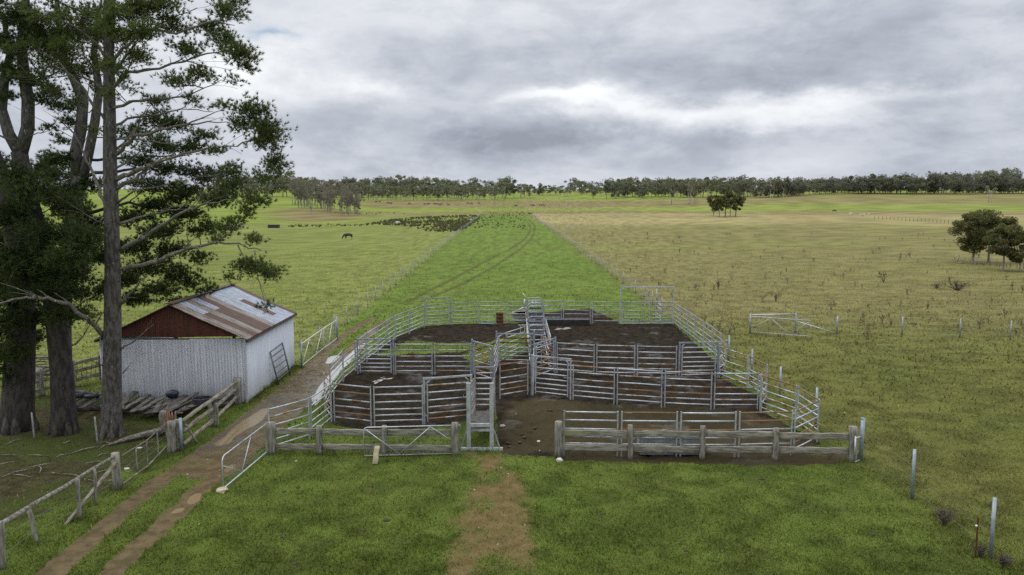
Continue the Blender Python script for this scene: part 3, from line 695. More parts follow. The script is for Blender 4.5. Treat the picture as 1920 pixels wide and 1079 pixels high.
# forcing yard, between the ramp and the race
gate_frame(at(886,704), at(923,716), 'open gate frame slanting across the forcing yard, with rusty rails', 'rrrmrrm', FH=1.9, group='swinging gates of the cattle yards')
gate_frame(at(931.5,687), at(1000,688), 'gate across the entry of the curved race, wide overhead bar', 'kkmddmm', FH=1.9)
row([(889,703),(931,686.5)], ['dark rusty panel between the left pens and the forcing yard'], ['kkmmkk'])
row([(933,686),(950,676),(985,662)], ['short steel panel where the race bends left of centre', 'long steel panel leading to the crush from the left'], ['gmgggg', 'gggggg'])
row([(926,717),(934,687)], ['steel panel at the left edge of the forcing yard'], ['mgmgmm'])
gate_frame(at(1003,711), at(1040,698), 'slanted gate frame with crossing rusty rails right of centre', 'grrrrrm', FH=1.9)
row([(1014,682),(1039,697)], ['rusty panel crossing behind the slanted gate right of centre'], ['rrrrrm'])
row([(999.5,740),(1001,712)], ['steel panel edge on beside the bright centre gate'], ['gggggg'])
# heavy posts of the forcing yard
for px, py, h, lb in ((885.5,704,1.95,'square steel post at the left end of the forcing yard'), (1001.5,689,2.1,'tall steel post in the middle of the race entry'), (1041,699,1.95,'heavy steel post at the right end of the forcing yard'), (997,740,1.95,'square steel post hanging the bright centre gate'), (931,687,2.0,'square steel post where the race begins on the left')):
    q = at(px, py); mb = MB(); mb.bar(q - UP * .05, q + UP * h, .09, .09); mb.bar(q + UP * h, q + UP * (h + .012), .1, .1)
    tag(mb.build('steel_post', M['galv_dull'], None, False, q), lb, 'post', 'heavy posts of the forcing yard')

# ---- loading ramp
rA, rB = at(879,844.5), at(922,844.5); ry = rA.y; yb = ry + 5.2; fz = .95
t = thing('loading_ramp', 'narrow steel loading ramp with tall front frame and rusty side rails', 'loading ramp', rA)
for q in (rA, rB):
    mb = MB(); mb.bar(q, q + UP * 2.55, .15, .10); mb.bar(q + UP * 2.55, q + UP * 2.6, .17, .12); mb.build('frame_post', M['galv'], t, False)
for z, h in ((.80, .10), (.98, .13)):
    mb = MB(); mb.bar(rA + UP * z + Vector((.075, -.01, 0)), rB + UP * z + Vector((-.075, -.01, 0)), .1, h); mb.build('cross_beam', M['galv'], t, False)
mb = MB(); mb.bar(rA + Vector((-.32, 0, .05)), rB + Vector((.42, 0, .05)), .14, .10); mb.build('base_plate', M['galv'], t, False)
for q, sg in ((rA, -1), (rB, 1)):
    mb = MB(); mb.bar(q + Vector((sg * .3, 0, .1)), q + Vector((sg * .07, 0, .85)), .05, .06); mb.build('brace', M['galv_dull'], t, False)
mb = MB(); mb.add([(rA.x + .05, ry + .06, fz), (rB.x - .05, ry + .06, fz), (rB.x - .05, yb, .08), (rA.x + .05, yb, .08), (rA.x + .05, ry + .06, fz - .06), (rB.x - .05, ry + .06, fz - .06), (rB.x - .05, yb, .02), (rA.x + .05, yb, .02)], [(0, 1, 2, 3), (4, 7, 6, 5), (0, 4, 5, 1), (1, 5, 6, 2), (2, 6, 7, 3), (3, 7, 4, 0)])
mb.build('ramp_floor', M['plank_dark'], t, False)
for x_, sg in ((rA.x, 'l'), (rB.x, 'r')):
    for k, zz in enumerate((.18, .42, .68, .96, 1.24, 1.5)):
        mb = MB(); mb.tube([(x_, ry + .08, fz + zz), (x_, yb, .1 + zz)], .02, 8, oval=1.8)
        o = mb.build('side_rail', M['rust'] if k in (1, 2, 4, 5) else M['rusting'], t)
    for yy in (ry + 1.3, ry + 2.6, ry + 3.9, yb):
        f_ = (yy - ry) / 5.2; z0 = fz * (1 - f_) + .08 * f_
        mb = MB(); mb.bar((x_, yy, -.02), (x_, yy, z0 + 1.55), .055, .055); mb.build('side_post', M['galv'], t, False)
mb = MB(); mb.add([(rA.x + .045, ry + .1, fz), (rA.x + .045, ry + 1.25, fz - .18), (rA.x + .045, ry + 1.25, 2.2), (rA.x + .045, ry + .1, 2.4), (rA.x + .05, ry + .1, fz), (rA.x + .05, ry + 1.25, fz - .18), (rA.x + .05, ry + 1.25, 2.2), (rA.x + .05, ry + .1, 2.4)], [(0, 1, 2, 3), (7, 6, 5, 4), (0, 4, 5, 1), (2, 6, 7, 3), (1, 5, 6, 2), (3, 7, 4, 0)])
mb.build('side_sheet', M['galv_dull'], t, False)
for k in range(7):
    mb = MB(); z0 = .35 + k * .24; mb.tube([(rA.x, yb + .02, z0), (rB.x, yb + .02, z0)], .022, 8, oval=1.7); mb.build('back_gate_rail', M['galv'], t)
mb = MB(); mb.bar((rA.x, yb + .02, 2.05), (rB.x, yb + .02, 2.05), .06, .07)
for x_ in (rA.x, rB.x): mb.bar((x_, yb + .02, 0), (x_, yb + .02, 2.02), .06, .06)
mb.build('back_gate_frame', M['galv_dull'], t, False)
# wire netting hung on the outside of the right side
mb = MB()
for k in range(9): mb.tube([(rB.x + .05, ry + .1 + k * .32, .02), (rB.x + .05, ry + .1 + k * .32, 1.1)], .006, 4)
for k in range(7): mb.tube([(rB.x + .05, ry + .1, .1 + k * .16), (rB.x + .05, ry + 2.7, .1 + k * .16)], .006, 4)
mb.build('side_netting', M['dark_rust'], t)

# ---- race leading to the crush, and the crush
c0, c1 = at(1001, 690), at(1000, 610)
xl, xr = 1.02, 2.08
t = thing('race', 'narrow bowed race of slanting steel and yellow rails leading to the crush', 'cattle race', (xl, c0.y + .6, 0))
ys = np.linspace(c0.y + .5, 50.2, 5)
for x_, sg in ((xl, -1), (xr, 1)):
    for yy in ys:
        mb = MB(); mb.tube([(x_ + sg * .02, yy, -.03), (x_ - sg * .10, yy, .55), (x_ + sg * .08, yy, 1.15), (x_ + sg * .06, yy, 1.72)], .032, 6); mb.build('bowed_post', M['galv_dull'], t)
    for k, (z, off) in enumerate(((.25, 0), (.55, -.08), (.85, 0), (1.18, .1), (1.65, .1))):
        mb = MB(); mb.tube([(x_ + sg * off, ys[0], z), (x_ + sg * off, ys[-1], z)], .024, 8, oval=1.5); mb.build('side_rail', [M['galv'], M['rusting'], M['galv'], M['yellow'], M['galv']][k], t)
for yy in ys[1::2]:
    mb = MB(); mb.tube([(xl - .02, yy, 1.72), (xl, yy, 1.98), (xl + .15, yy, 2.08), (xr - .15, yy, 2.08), (xr, yy, 1.98), (xr + .02, yy, 1.72)], .026, 8); mb.build('overhead_hoop', M['galv_dull'], t)
for k, yy in enumerate((ys[2], ys[3])):
    for z in (.3, .6, .9, 1.2, 1.5):
        mb = MB(); mb.tube([(xl + .05, yy, z), (xr - .05, yy, z)], .03, 8, oval=1.5); mb.build('slide_gate_rail', M['galv_dull'], t)
ca, cb = 50.6, 54.6; cxl, cxr = 1.05, 2.07
t = thing('cattle_crush', 'grey steel cattle crush with hooped top, levers and slatted sheet sides', 'cattle crush', (1.56, ca, 0))
for yy in (ca, ca + 1.35, ca + 2.7, cb):
    for x_ in (cxl, cxr):
        mb = MB(); mb.bar((x_, yy, 0), (x_, yy, 2.15), .075, .075); mb.build('frame_post', M['galv_dull'], t, False)
    mb = MB(); mb.tube([(cxl, yy, 2.1), (cxl, yy, 2.3), (cxl + .14, yy, 2.46), (cxr - .14, yy, 2.46), (cxr, yy, 2.3), (cxr, yy, 2.1)], .035, 8); mb.build('top_hoop', M['galv_dull'], t)
for x_ in (cxl, cxr):
    for k in range(6):
        z = .15 + k * .33
        mb = MB(); mb.bar((x_, ca + .05, z), (x_, cb - .05, z), .03, .22 if k < 3 else .09); mb.build('side_slat', M['dark_slot'] if k < 3 else M['galv_dull'], t, False)
for yy, n_ in ((ca + .02, 7), (ca + 1.37, 6), (cb - .02, 7)):
    for k in range(n_):
        z = .25 + k * .30
        mb = MB(); mb.bar((cxl + .05, yy, z), (cxr - .05, yy, z), .035, .13 if k % 2 else .07); mb.build('door_slat', M['dark_slot'] if k % 2 else M['galv_dull'], t, False)
for k, zz in enumerate((.6, 1.1, 1.6)):
    yy = ca + .65
    mb = MB(); mb.bar((cxl + .04, yy + .2 * k, zz), (cxr - .04, yy + .2 * k, zz), .05, .10); mb.build('rump_bar', M['galv'], t, False)
mb = MB(); mb.bar((cxl + .04, cb + .05, 1.35), (cxr - .04, cb + .05, 1.35), .05, .06); mb.tube([(1.45, cb + .05, .3), (1.40, cb + .05, 1.2), (1.45, cb + .05, 2.35)], .035, 8); mb.tube([(1.67, cb + .05, .3), (1.72, cb + .05, 1.2), (1.67, cb + .05, 2.35)], .035, 8); mb.build('head_bail', M['galv'], t)
mb = MB(); mb.tube([(cxl - .05, ca + .3, .75), (cxl - .12, ca + .5, 1.6), (cxl - .15, ca + .5, 2.0)], .028, 6); mb.build('lever', M['yellow'], t)
mb = MB(); mb.tube([(cxr + .05, ca - .3, .5), (cxr - .02, ca - .25, 1.3)], .028, 6); mb.build('lever', M['yellow'], t)
mb = MB(); mb.tube([(cxl, cb - .4, 2.4), (cxl - .3, cb - .3, 2.85)], .028, 6); mb.tube([(cxl - .22, cb - 1.2, 1.9), (cxl - .20, cb - 1.2, 2.55)], .045, 6); mb.tube([(cxl - .7, cb - 1.2, 1.75), (cxl - .3, cb - 1.2, 1.95), (cxl, cb - 1.2, 1.9)], .04, 6); mb.build('side_lever', M['galv'], t)
mb = MB(); mb.bar((cxl - .65, ca - .25, 1.25), (cxr - .25, ca - .25, 1.3), .05, .06); mb.bar((cxl - .5, ca - .25, .4), (cxl - .5, ca - .25, 1.22), .05, .05); mb.build('slide_bar', M['galv'], t, False)
mb = MB(); mb.bar((cxr, cb - .5, 1.95), (cxr + .42, cb - .5, 2.0), .05, .06); mb.bar((cxr + .40, cb - .5, 1.9), (cxr + .40, cb - .5, 2.12), .05, .04); mb.build('latch_arm', M['galv'], t, False)

# ---- things standing in and behind the yards
q = at(937, 609); t = thing('oil_drum', 'rusty brown steel drum standing at the back fence of the yards', 'drum', q)
mb = MB(); mb.lathe(q, [(.27, 0), (.285, .01), (.285, .03), (.27, .04), (.27, .28), (.29, .30), (.27, .32), (.27, .56), (.29, .58), (.27, .60), (.27, .85), (.285, .86), (.285, .89), (.265, .89), (.265, .86), (0.0, .86)]); bd = mb.build('body', M['dark_rust'], t)
mb = MB(); mb.lathe(q + Vector((.12, .05, .862)), [(.03, 0), (.03, .02), (0, .02)], 10); mb.build('bung', M['rust'], bd)
q = at(985, 606); q.x -= .1; q.y += 1.2; t = thing('water_tank', 'low round concrete water trough behind the yards left of the crush', 'water trough', q)
mb = MB(); mb.lathe(q, [(.90, 0), (.90, .12), (.88, .14), (.88, .30), (.90, .32), (.90, .58), (.93, .60), (.93, .66), (.84, .66), (.84, .2)], 40); mb.build('body', M['concrete'], t)
mb = MB(); mb.lathe(q, [(.838, .57), (0, .57)], 40); mb.build('water', M['tank_water'], t)
A, B = at(1018, 609), at(1105, 609); t = thing('feed_trough', 'long low black feed trough along the back row right of the crush', 'trough', A)
mb = MB(); mb.bar(A + UP * .04, B + UP * .04, .55, .05)
for dy_ in (-.27, .27): mb.bar(A + Vector((0, dy_, .2)), B + Vector((0, dy_, .2)), .04, .40)
mb.build('body', M['black_trough'], t, False)
mb = MB()
for dy_ in (-.27, .27): mb.bar(A + Vector((0, dy_, .42)), B + Vector((0, dy_, .42)), .07, .04)
mb.build('rim', M['galv_dull'], t, False)
A, B = at(897, 608.5), at(931, 609.5); mb = MB(); mb.tube([A + UP * .05, A.lerp(B, .4) + Vector((0, .1, .05)), B + UP * .05], .05, 10)
tag(mb.build('pipe', M['blue'], None, True, A), 'length of blue plastic pipe lying left of the rusty drum', 'pipe')
A, B = at(1199, 850), at(1312, 850); A.y += .15; B.y += .15; A.z = B.z = 0; t = thing('water_trough', 'long concrete water trough behind the front right timber rails', 'water trough', A)
mb = MB(); mb.bar(A + UP * .06, B + UP * .06, .7, .12)
for dy_ in (-.32, .32): mb.bar(A + Vector((0, dy_, .33)), B + Vector((0, dy_, .33)), .07, .54)
for e_ in (A, B): mb.bar(e_ + Vector((0, -.285, .33)), e_ + Vector((0, .285, .33)), .07, .54)
mb.build('body', M['concrete'], t, False)
mb = MB()
for dy_ in (-.32, .32): mb.bar(A + Vector((-.03, dy_, .625)), B + Vector((.03, dy_, .625)), .10, .05)
mb.build('rim', M['slate_blue'], t, False)
mb = MB(); mb.add([A + Vector((.03, -.28, .52)), B + Vector((-.03, -.28, .52)), B + Vector((-.03, .28, .52)), A + Vector((.03, .28, .52))], [(0, 1, 2, 3)]); mb.build('water', M['tank_blue'], t, False)
mb = MB(); q = A + Vector((-.28, -.15, 0)); mb.tube([q, q + UP * .55], .02, 6); mb.tube([q + UP * .5, q + Vector((.3, .1, .62))], .02, 6); mb.build('inlet_pipe', M['blue'], t)
# ---------------------------------------------------------------- the shed
SY0, SY1 = at(463.6, 756).y, at(565, 685.7).y
SXR = at(463.6, 756).x; SXL = SXR - 6.7; SXM = (SXR + SXL) / 2; EAVE, RIDGE = 3.08, 4.62
def corr_mat(name, c1, c2, c3, grime, pitch=.094, bump=0.0, axis=0):
    m = bpy.data.materials.new(name); m.use_nodes = True; nt = m.node_tree; b = nt.nodes['Principled BSDF']
    tc = nt.nodes.new('ShaderNodeTexCoord'); v = tc.outputs['Object']; sp = nt.nodes.new('ShaderNodeSeparateXYZ'); nt.links.new(v, sp.inputs[0])
    mp = nt.nodes.new('ShaderNodeMapping'); mp.inputs['Scale'].default_value = (3, 3, .25); nt.links.new(v, mp.inputs[0])
    col = mixc(nt, noise(nt, mp.outputs[0], 2, 6, .65).smooth(.4, .62), c1, c2)
    sheet = (E(nt, sp.outputs[axis]) / .76).f('FLOOR'); wn = nt.nodes.new('ShaderNodeTexWhiteNoise'); wn.noise_dimensions = '1D'; nt.links.new(sheet.sock, wn.inputs['W'])
    col = mixc(nt, E(nt, wn.outputs['Value']) * .35, col, c3)
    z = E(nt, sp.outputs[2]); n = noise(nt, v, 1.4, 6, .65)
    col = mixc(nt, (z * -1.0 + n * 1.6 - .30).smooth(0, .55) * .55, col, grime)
    col = mixc(nt, noise(nt, v, 7, 4, .7).smooth(.68, .74) * .5, col, (.16, .10, .07))
    nt.links.new(col, b.inputs['Base Color']); b.inputs['Roughness'].default_value = .55; b.inputs['Metallic'].default_value = .25
    return m
M['sheet_front'] = corr_mat('shaded_corrugated_zinc', (.41, .43, .465), (.51, .53, .56), (.35, .37, .405), (.22, .22, .20))  # darker copy of the sheet: the pines' shade is put into its colour
M['sheet_side'] = corr_mat('lit_weathered_zinc', (.50, .53, .59), (.60, .63, .68), (.45, .48, .54), (.26, .26, .20), axis=1)  # paler copy for the side walls, the light on them painted in
M['gable_rust'] = mat('rust_red_sheet', (.115, .036, .022), (.075, .026, .018), 2.2, .85, .05, .1, (3, 3, .3), c3=(.12, .042, .028), s3=3)
def roof_mat():
    m = bpy.data.materials.new('patchwork_roof_sheet'); m.use_nodes = True; nt = m.node_tree; b = nt.nodes['Principled BSDF']
    tc = nt.nodes.new('ShaderNodeTexCoord'); v = tc.outputs['Object']; sp = nt.nodes.new('ShaderNodeSeparateXYZ'); nt.links.new(v, sp.inputs[0])
    x, y = E(nt, sp.outputs[0]), E(nt, sp.outputs[1])
    sheet = (y / .70).f('FLOOR'); ws = nt.nodes.new('ShaderNodeTexWhiteNoise'); ws.noise_dimensions = '1D'; nt.links.new((sheet + 29.0).sock, ws.inputs['W']); row_ = ((x / 1.75 + .30).f('FLOOR') * E(nt, ws.outputs['Value']).f('GREATER_THAN', .55))
    wn = nt.nodes.new('ShaderNodeTexWhiteNoise'); wn.noise_dimensions = '2D'; nt.links.new(combine(nt, sheet + 3.0, row_ * 7.0 + 2.0, 0), wn.inputs['Vector']); r = E(nt, wn.outputs['Value'])
    wn2 = nt.nodes.new('ShaderNodeTexWhiteNoise'); wn2.noise_dimensions = '1D'; nt.links.new((sheet + 11.0).sock, wn2.inputs['W']); r2 = E(nt, wn2.outputs['Value'])
    mp = nt.nodes.new('ShaderNodeMapping'); mp.inputs['Scale'].default_value = (.5, 5, 1); nt.links.new(v, mp.inputs[0]); n = noise(nt, mp.outputs[0], 2.2, 6, .65); n2 = noise(nt, v, 3, 5, .6)
    zinc = mixc(nt, n2.smooth(.4, .6), (.26, .305, .38), (.37, .405, .47))
    rust = mixc(nt, n.smooth(.38, .64), (.060, .024, .014), (.125, .055, .030)); rust = mixc(nt, n2.smooth(.62, .74) * .45, rust, (.24, .22, .21))
    mixed = mixc(nt, n.smooth(.46, .56), (.28, .26, .24), (.13, .08, .05))
    k = r * .62 + r2 * .5
    c = mixc(nt, k.smooth(.44, .45), zinc, rust); c = mixc(nt, (k.smooth(.70, .71)), c, mixed); c = mixc(nt, noise(nt, mp.outputs[0], .9, 5, .7).smooth(.54, .62) * .45, c, (.11, .07, .05))
    nt.links.new(c, b.inputs['Base Color']); b.inputs['Roughness'].default_value = .6; b.inputs['Metallic'].default_value = .15
    w = (y * (2 * math.pi / .10)).f('SINE') * .5 + (y / .70).f('FRACT').smooth(.06, .0) * 1.5
    bn = nt.nodes.new('ShaderNodeBump'); bn.inputs['Strength'].default_value = .6; bn.inputs['Distance'].default_value = .02; nt.links.new(w.sock, bn.inputs['Height']); nt.links.new(bn.outputs[0], b.inputs['Normal'])
    return m
M['roof'] = roof_mat()
O_SH = (SXM, SY0, 0); shed = thing('shed', 'corrugated iron shed with patchwork rusty roof and red gable beside the pines', 'shed', O_SH)
def corrugated(A, B, z0, zfun, pitch, amp, nrm, name, m, thick=.012):
    """A corrugated sheet wall from A to B, its upper edge following zfun(t)."""
    L = math.hypot(B[0] - A[0], B[1] - A[1]); n = max(2, int(L / pitch * 6)); mb = MB(); vs = []
    for i in range(n + 1):
        t_ = i / n; x_, y_ = A[0] + (B[0] - A[0]) * t_, A[1] + (B[1] - A[1]) * t_; o_ = amp * math.sin(t_ * L / pitch * 2 * math.pi)
        zb = z0 + .02 * math.sin(t_ * 9)
        for dd in (0, -thick):
            vs += [(x_ + nrm[0] * (o_ + dd), y_ + nrm[1] * (o_ + dd), zb), (x_ + nrm[0] * (o_ + dd), y_ + nrm[1] * (o_ + dd), zfun(t_))]
    fs = []
    for i in range(n):
        a, b = i * 4, i * 4 + 4
        fs += [(a, b, b + 1, a + 1), (a + 3, b + 3, b + 2, a + 2), (a + 1, b + 1, b + 3, a + 3)]
    mb.add(vs, fs); return mb.build(name, m, shed)
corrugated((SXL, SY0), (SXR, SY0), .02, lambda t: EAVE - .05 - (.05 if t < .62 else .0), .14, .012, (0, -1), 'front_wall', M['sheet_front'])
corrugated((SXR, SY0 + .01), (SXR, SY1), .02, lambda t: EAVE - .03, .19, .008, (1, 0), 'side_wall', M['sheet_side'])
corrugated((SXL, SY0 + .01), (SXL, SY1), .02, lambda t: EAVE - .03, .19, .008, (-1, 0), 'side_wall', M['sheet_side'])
corrugated((SXL, SY0 + .03), (SXR, SY0 + .03), EAVE + .03, lambda t: EAVE + .035 + (RIDGE - EAVE - .06) * (1 - abs(2 * t - 1)), .10, .012, (0, -1), 'gable', M['gable_rust'])
mb = MB(); mb.bar((SXR + .02, SY0 - .02, 0.02), (SXR + .02, SY0 - .02, EAVE), .09, .05); mb.build('corner_flashing', M['sheet_side'], shed, False)
for sg in (-1, 1):
    mb = MB(); xe = SXM + sg * (6.7 / 2 + .16); ze = EAVE - .16 * (RIDGE - EAVE) / 3.35
    y0, y1 = SY0 - .14, SY1 + .12; vs = []; ns = 10
    for i in range(ns + 1):
        f_ = i / ns; x_ = SXM + (xe - SXM) * f_; z_ = RIDGE + .03 + (ze - RIDGE) * f_ - .03 * math.sin(f_ * math.pi)
        vs += [(x_, y0, z_), (x_, y1, z_ - .02), (x_, y0, z_ - .035), (x_, y1, z_ - .055)]
    fs = []
    for i in range(ns):
        a, b = i * 4, i * 4 + 4; fs += [(a, a + 1, b + 1, b) if sg < 0 else (a, b, b + 1, a + 1), (a + 2, b + 2, b + 3, a + 3), (a, a + 2, b + 2, b), (a + 1, b + 1, b + 3, a + 3)]
    fs.append((ns * 4, ns * 4 + 1, ns * 4 + 3, ns * 4 + 2)); mb.add(vs, fs); rf_ = mb.build('roof', M['roof'], shed, False)
    mb = MB(); mb.bar((xe - sg * .03, y0, ze - .075), (xe - sg * .03, y1, ze - .095), .10, .10); mb.build('gutter', M['old_gutter'], rf_, False)
mb = MB(); mb.bar((SXM, SY0 - .16, RIDGE + .055), (SXM, SY1 + .13, RIDGE + .035), .34, .035); mb.build('ridge_cap', M['old_gutter'], rf_, False)
for x_ in (SXL + .1, SXM, SXR - .1):
    mb = MB(); mb.plank((x_, SY1 - .1, 0), (x_, SY1 - .1, EAVE if x_ != SXM else RIDGE - .1), .16, .16); mb.build('back_post', M['wood_post'], shed)
mb = MB(); mb.plank((SXL + .05, SY0 + .16, EAVE - .12), (SXR - .05, SY0 + .16, EAVE - .12), .07, .12); mb.build('wall_plate', M['wood_rail'], shed)
# steel gate leaning on the side wall
A, B = at(533, 722), at(558, 704); A.x = B.x = SXR + .42; t = thing('leaning_gate', 'old dark steel gate leaning against the side wall of the shed', 'gate', A)
tA, tB = Vector((SXR + .04, A.y, 1.72)), Vector((SXR + .04, B.y, 1.78))
for a_, b_ in ((A, tA), (B, tB)):
    mb = MB(); mb.tube([a_, b_], .038, 8); mb.build('stile', M['dark_slot'], t)
for f_ in (.14, .32, .49, .66, .83, .985):
    mb = MB(); mb.tube([A.lerp(tA, f_), B.lerp(tB, f_)], .026, 8); mb.build('rail', M['dark_slot'], t)

# ---------------------------------------------------------------- timber rail fences
def post(fence, q, h, w, name='post', m='wood_post', lean=(0, 0), round_=False):
    mb = MB(); q = Vector(q); top = q + Vector((lean[0], lean[1], h))
    if round_: mb.tube([q - UP * .05, q.lerp(top, .3), q.lerp(top, .7), top, top + UP * .015], [w * .56, w * .52, w * .5, w * .49, w * .40], 12, jitter=.10)
    else: mb.plank(q - UP * .05, top, w, w * .82, 6, .014)
    return mb.build(name, M[m], fence)
def rail(fence, A, B, h=.2, w=.07, m='wood_rail', name='rail', j=.014):
    mb = MB(); mb.plank(A, B, w, h, 10, j); return mb.build(name, M[m], fence)
def topz(px, base, ytop):
    """Height of a post that ends at a row of the photograph."""
    return max(.2, CAM_H + ray(px, ytop).z / ray(px, ytop).y * base.y)
fr = [at(1047, 858), at(1181.5, 859.5), at(1316.5, 861), at(1453.5, 863), at(1597, 866)]
t = thing('timber_fence', 'grey weathered two rail timber fence in front of the trough, right of the yard opening', 'fence', fr[0], 'timber fences in front of the yards')
for i, (q, yt, w) in enumerate(zip(fr, (791, 797, 799, 803, 800), (.29, .17, .18, .19, .26))): post(t, q, topz(q.x / q.y * F_PX + CX, q, yt), w, round_=(i == 0))
for i in range(4):
    a_, b_ = fr[i], fr[i + 1]
    for z in (.93, .37): rail(t, a_ + Vector((.10, .02, z + random.uniform(-.02, .02))), b_ + Vector((-.07, .02, z + random.uniform(-.02, .02))), .24)
fl = [at(509, 851), at(599, 851.5), at(721, 853), at(853.5, 853)]
t = thing('timber_fence', 'weathered two rail timber fence behind the mesh gate, left of the loading ramp', 'fence', fl[0], 'timber fences in front of the yards')
for q, yt, w in zip(fl, (792, 798, 798, 793), (.33, .18, .17, .25)): post(t, q, topz(q.x / q.y * F_PX + CX, q, yt), w)
for i in range(3):
    a_, b_ = fl[i], fl[i + 1]
    for z in (.84, .26): rail(t, a_ + Vector((.10, .03, z)), b_ + Vector((-.07, .03, z + random.uniform(-.03, .03))), .23)
q = at(1613, 864); mb = MB(); mb.tube([q, q + Vector((.03, 0, 1.58))], .075, 14); mb.tube([q + UP * 1.58, q + UP * 1.6], [.078, .05], 14)
t = thing('gate_post', 'thick galvanised gate post at the right end of the timber fence', 'post', q); mb.build('post', M['post_steel'], t)
mb = MB(); e_ = fr[4] + Vector((.02, -.16, 0)); mb.tube([q + Vector((0, -.02, .92)), e_ + UP * .92], .025, 8); mb.bar(e_ + UP * .02, e_ + UP * 1.0, .05, .05); mb.bar(e_ + UP * .03, q + UP * .03, .05, .05); mb.build('latch_bar', M['galv'], t)
# ---------------------------------------------------------------- mesh gates
def mesh_gate(A, B, label, H=1.12, z0=.10, apex=((.04, 1), (.38, 0), (.70, 1), (.97, .35)), m='galv', braces='galv', zA=0, zB=0, group='tubular mesh farm gates', wires=8, corner=.10, plate=False):
    A, B = Vector(A), Vector(B); d = (B - A); L = Vector((d.x, d.y, 0)).length; d = Vector((d.x, d.y, 0)).normalized()
    t = thing('farm_gate', label, 'gate', A, group)
    def pt(s, h): p = A + d * (s * L); return Vector((p.x, p.y, A.z + (B.z - A.z) * s + (zA + (zB - zA) * s) + z0 + h * (H - z0)))
    r = corner
    mb = MB(); mb.tube([pt(0, 0), pt(0, 1 - r), pt(r * .12, 1 - r * .3), pt(r * .35, 1), pt(1, 1), pt(1, 0), pt(0, 0)], .024, 8); mb.build('frame', M[m], t)
    for i in range(len(apex) - 1):
        mb = MB(); mb.tube([pt(*apex[i]), pt(*apex[i + 1])], .018, 6); mb.build('brace', M[braces], t)
    mb = MB()
    for k in range(wires): mb.tube([pt(0, (k + .5) / wires * .95), pt(.5, (k + .5) / wires * .95 - .004), pt(1, (k + .5) / wires * .95)], .0035, 4, cap=False)
    n_ = int(L / .28)
    for k in range(1, n_): mb.tube([pt(k / n_, 0), pt(k / n_, .97)], .0028, 4, cap=False)
    mb.build('wire_mesh', M['wire'], t)
    if plate:
        mb = MB(); p = pt(.955, .86); mb.bar(p - d * .06 + Vector((0, -.03, 0)), p + d * .06 + Vector((0, -.03, 0)), .006, .13); o = mb.build('plate', M['blue'], t, False)
        mb = MB(); mb.bar(p - d * .055 + Vector((0, -.034, .03)), p + d * .0 + Vector((0, -.034, .03)), .004, .05); mb.build('plate_patch', M['white'], t, False)
    return t
mesh_gate(at(683, 858), at(863, 853), 'closed mesh gate with silver W brace hung in front of the left timber fence', 1.13, .06, ((.02, .93), (.36, .03), (.69, .97), (.98, .30)), plate=True)
mesh_gate(at(419, 921), at(500, 852), 'open mesh gate swung back along the muddy track, its foot on a stone', 1.15, .08, ((.0, .72), (.40, .04), (.63, .97)), corner=.14)
A, M_, B = at(566, 690), at(606.5, 657), at(632, 638)
t1 = mesh_gate(A, M_, 'white framed mesh gate touching the far corner of the shed', 1.35, .12, ((.03, .05), (.36, .97), (.64, .03), (.95, .97)), m='white', braces='white')
t2 = mesh_gate(M_, B, 'white framed mesh gate ending at the grey post on the pasture side', 1.35, .12, ((.03, .97), (.36, .03), (.64, .97), (.95, .05)), m='white', braces='white')
for q, h, lb in ((A, 1.55, 'grey steel gate post at the corner of the shed'), (B, 1.6, 'grey steel gate post where the pasture fence begins')):
    mb = MB(); mb.tube([q, q + UP * h], .055, 10); tag(mb.build('gate_post', M['post_steel'], None, True, q), lb, 'post')
# gate and strainer out in the right paddock
pA, pB, pC = at(1406, 626), at(1491, 624.5), at(1569, 627)
t = thing('strainer_frame', 'galvanised two post strainer frame standing in the right paddock', 'fence frame', pA)
for q, h in ((pA, 1.42), (pB, 1.42), (pC, 1.25)):
    mb = MB(); mb.tube([q, q + UP * h], .055, 10); mb.build('post', M['post_steel'], t)
mb = MB(); mb.tube([pA + UP * 1.33, pB + UP * 1.33], .04, 8); mb.build('top_bar', M['galv'], t)
mb = MB(); mb.tube([pB + UP * .85, pC + UP * .05], .035, 8); mb.build('stay', M['galv'], t)
mesh_gate(at(1407, 627), at(1519, 636), 'mesh gate with zigzag brace hung on the paddock strainer frame', 1.25, .18, ((.0, .25), (.34, .97), (.66, .04), (.98, .93)))
wq = [at(1569, 628), at(1691, 629), at(1799.5, 633), at(1894, 638), at(1990, 644)]
t = thing('wire_fence', 'wire fence with four short posts leading right from the paddock gate', 'fence', wq[0])
for q in wq[1:]:
    mb = MB(); mb.tube([q, q + UP * 1.3], .04, 8); mb.build('post', M['post_steel'], t)
mb = MB()
for z in (.3, .6, .9, 1.2):
    for a_, b_ in zip(wq, wq[1:]): mb.tube([a_ + UP * z, b_ + UP * z], .004, 4, cap=False)
mb.build('wire', M['wire'], t)

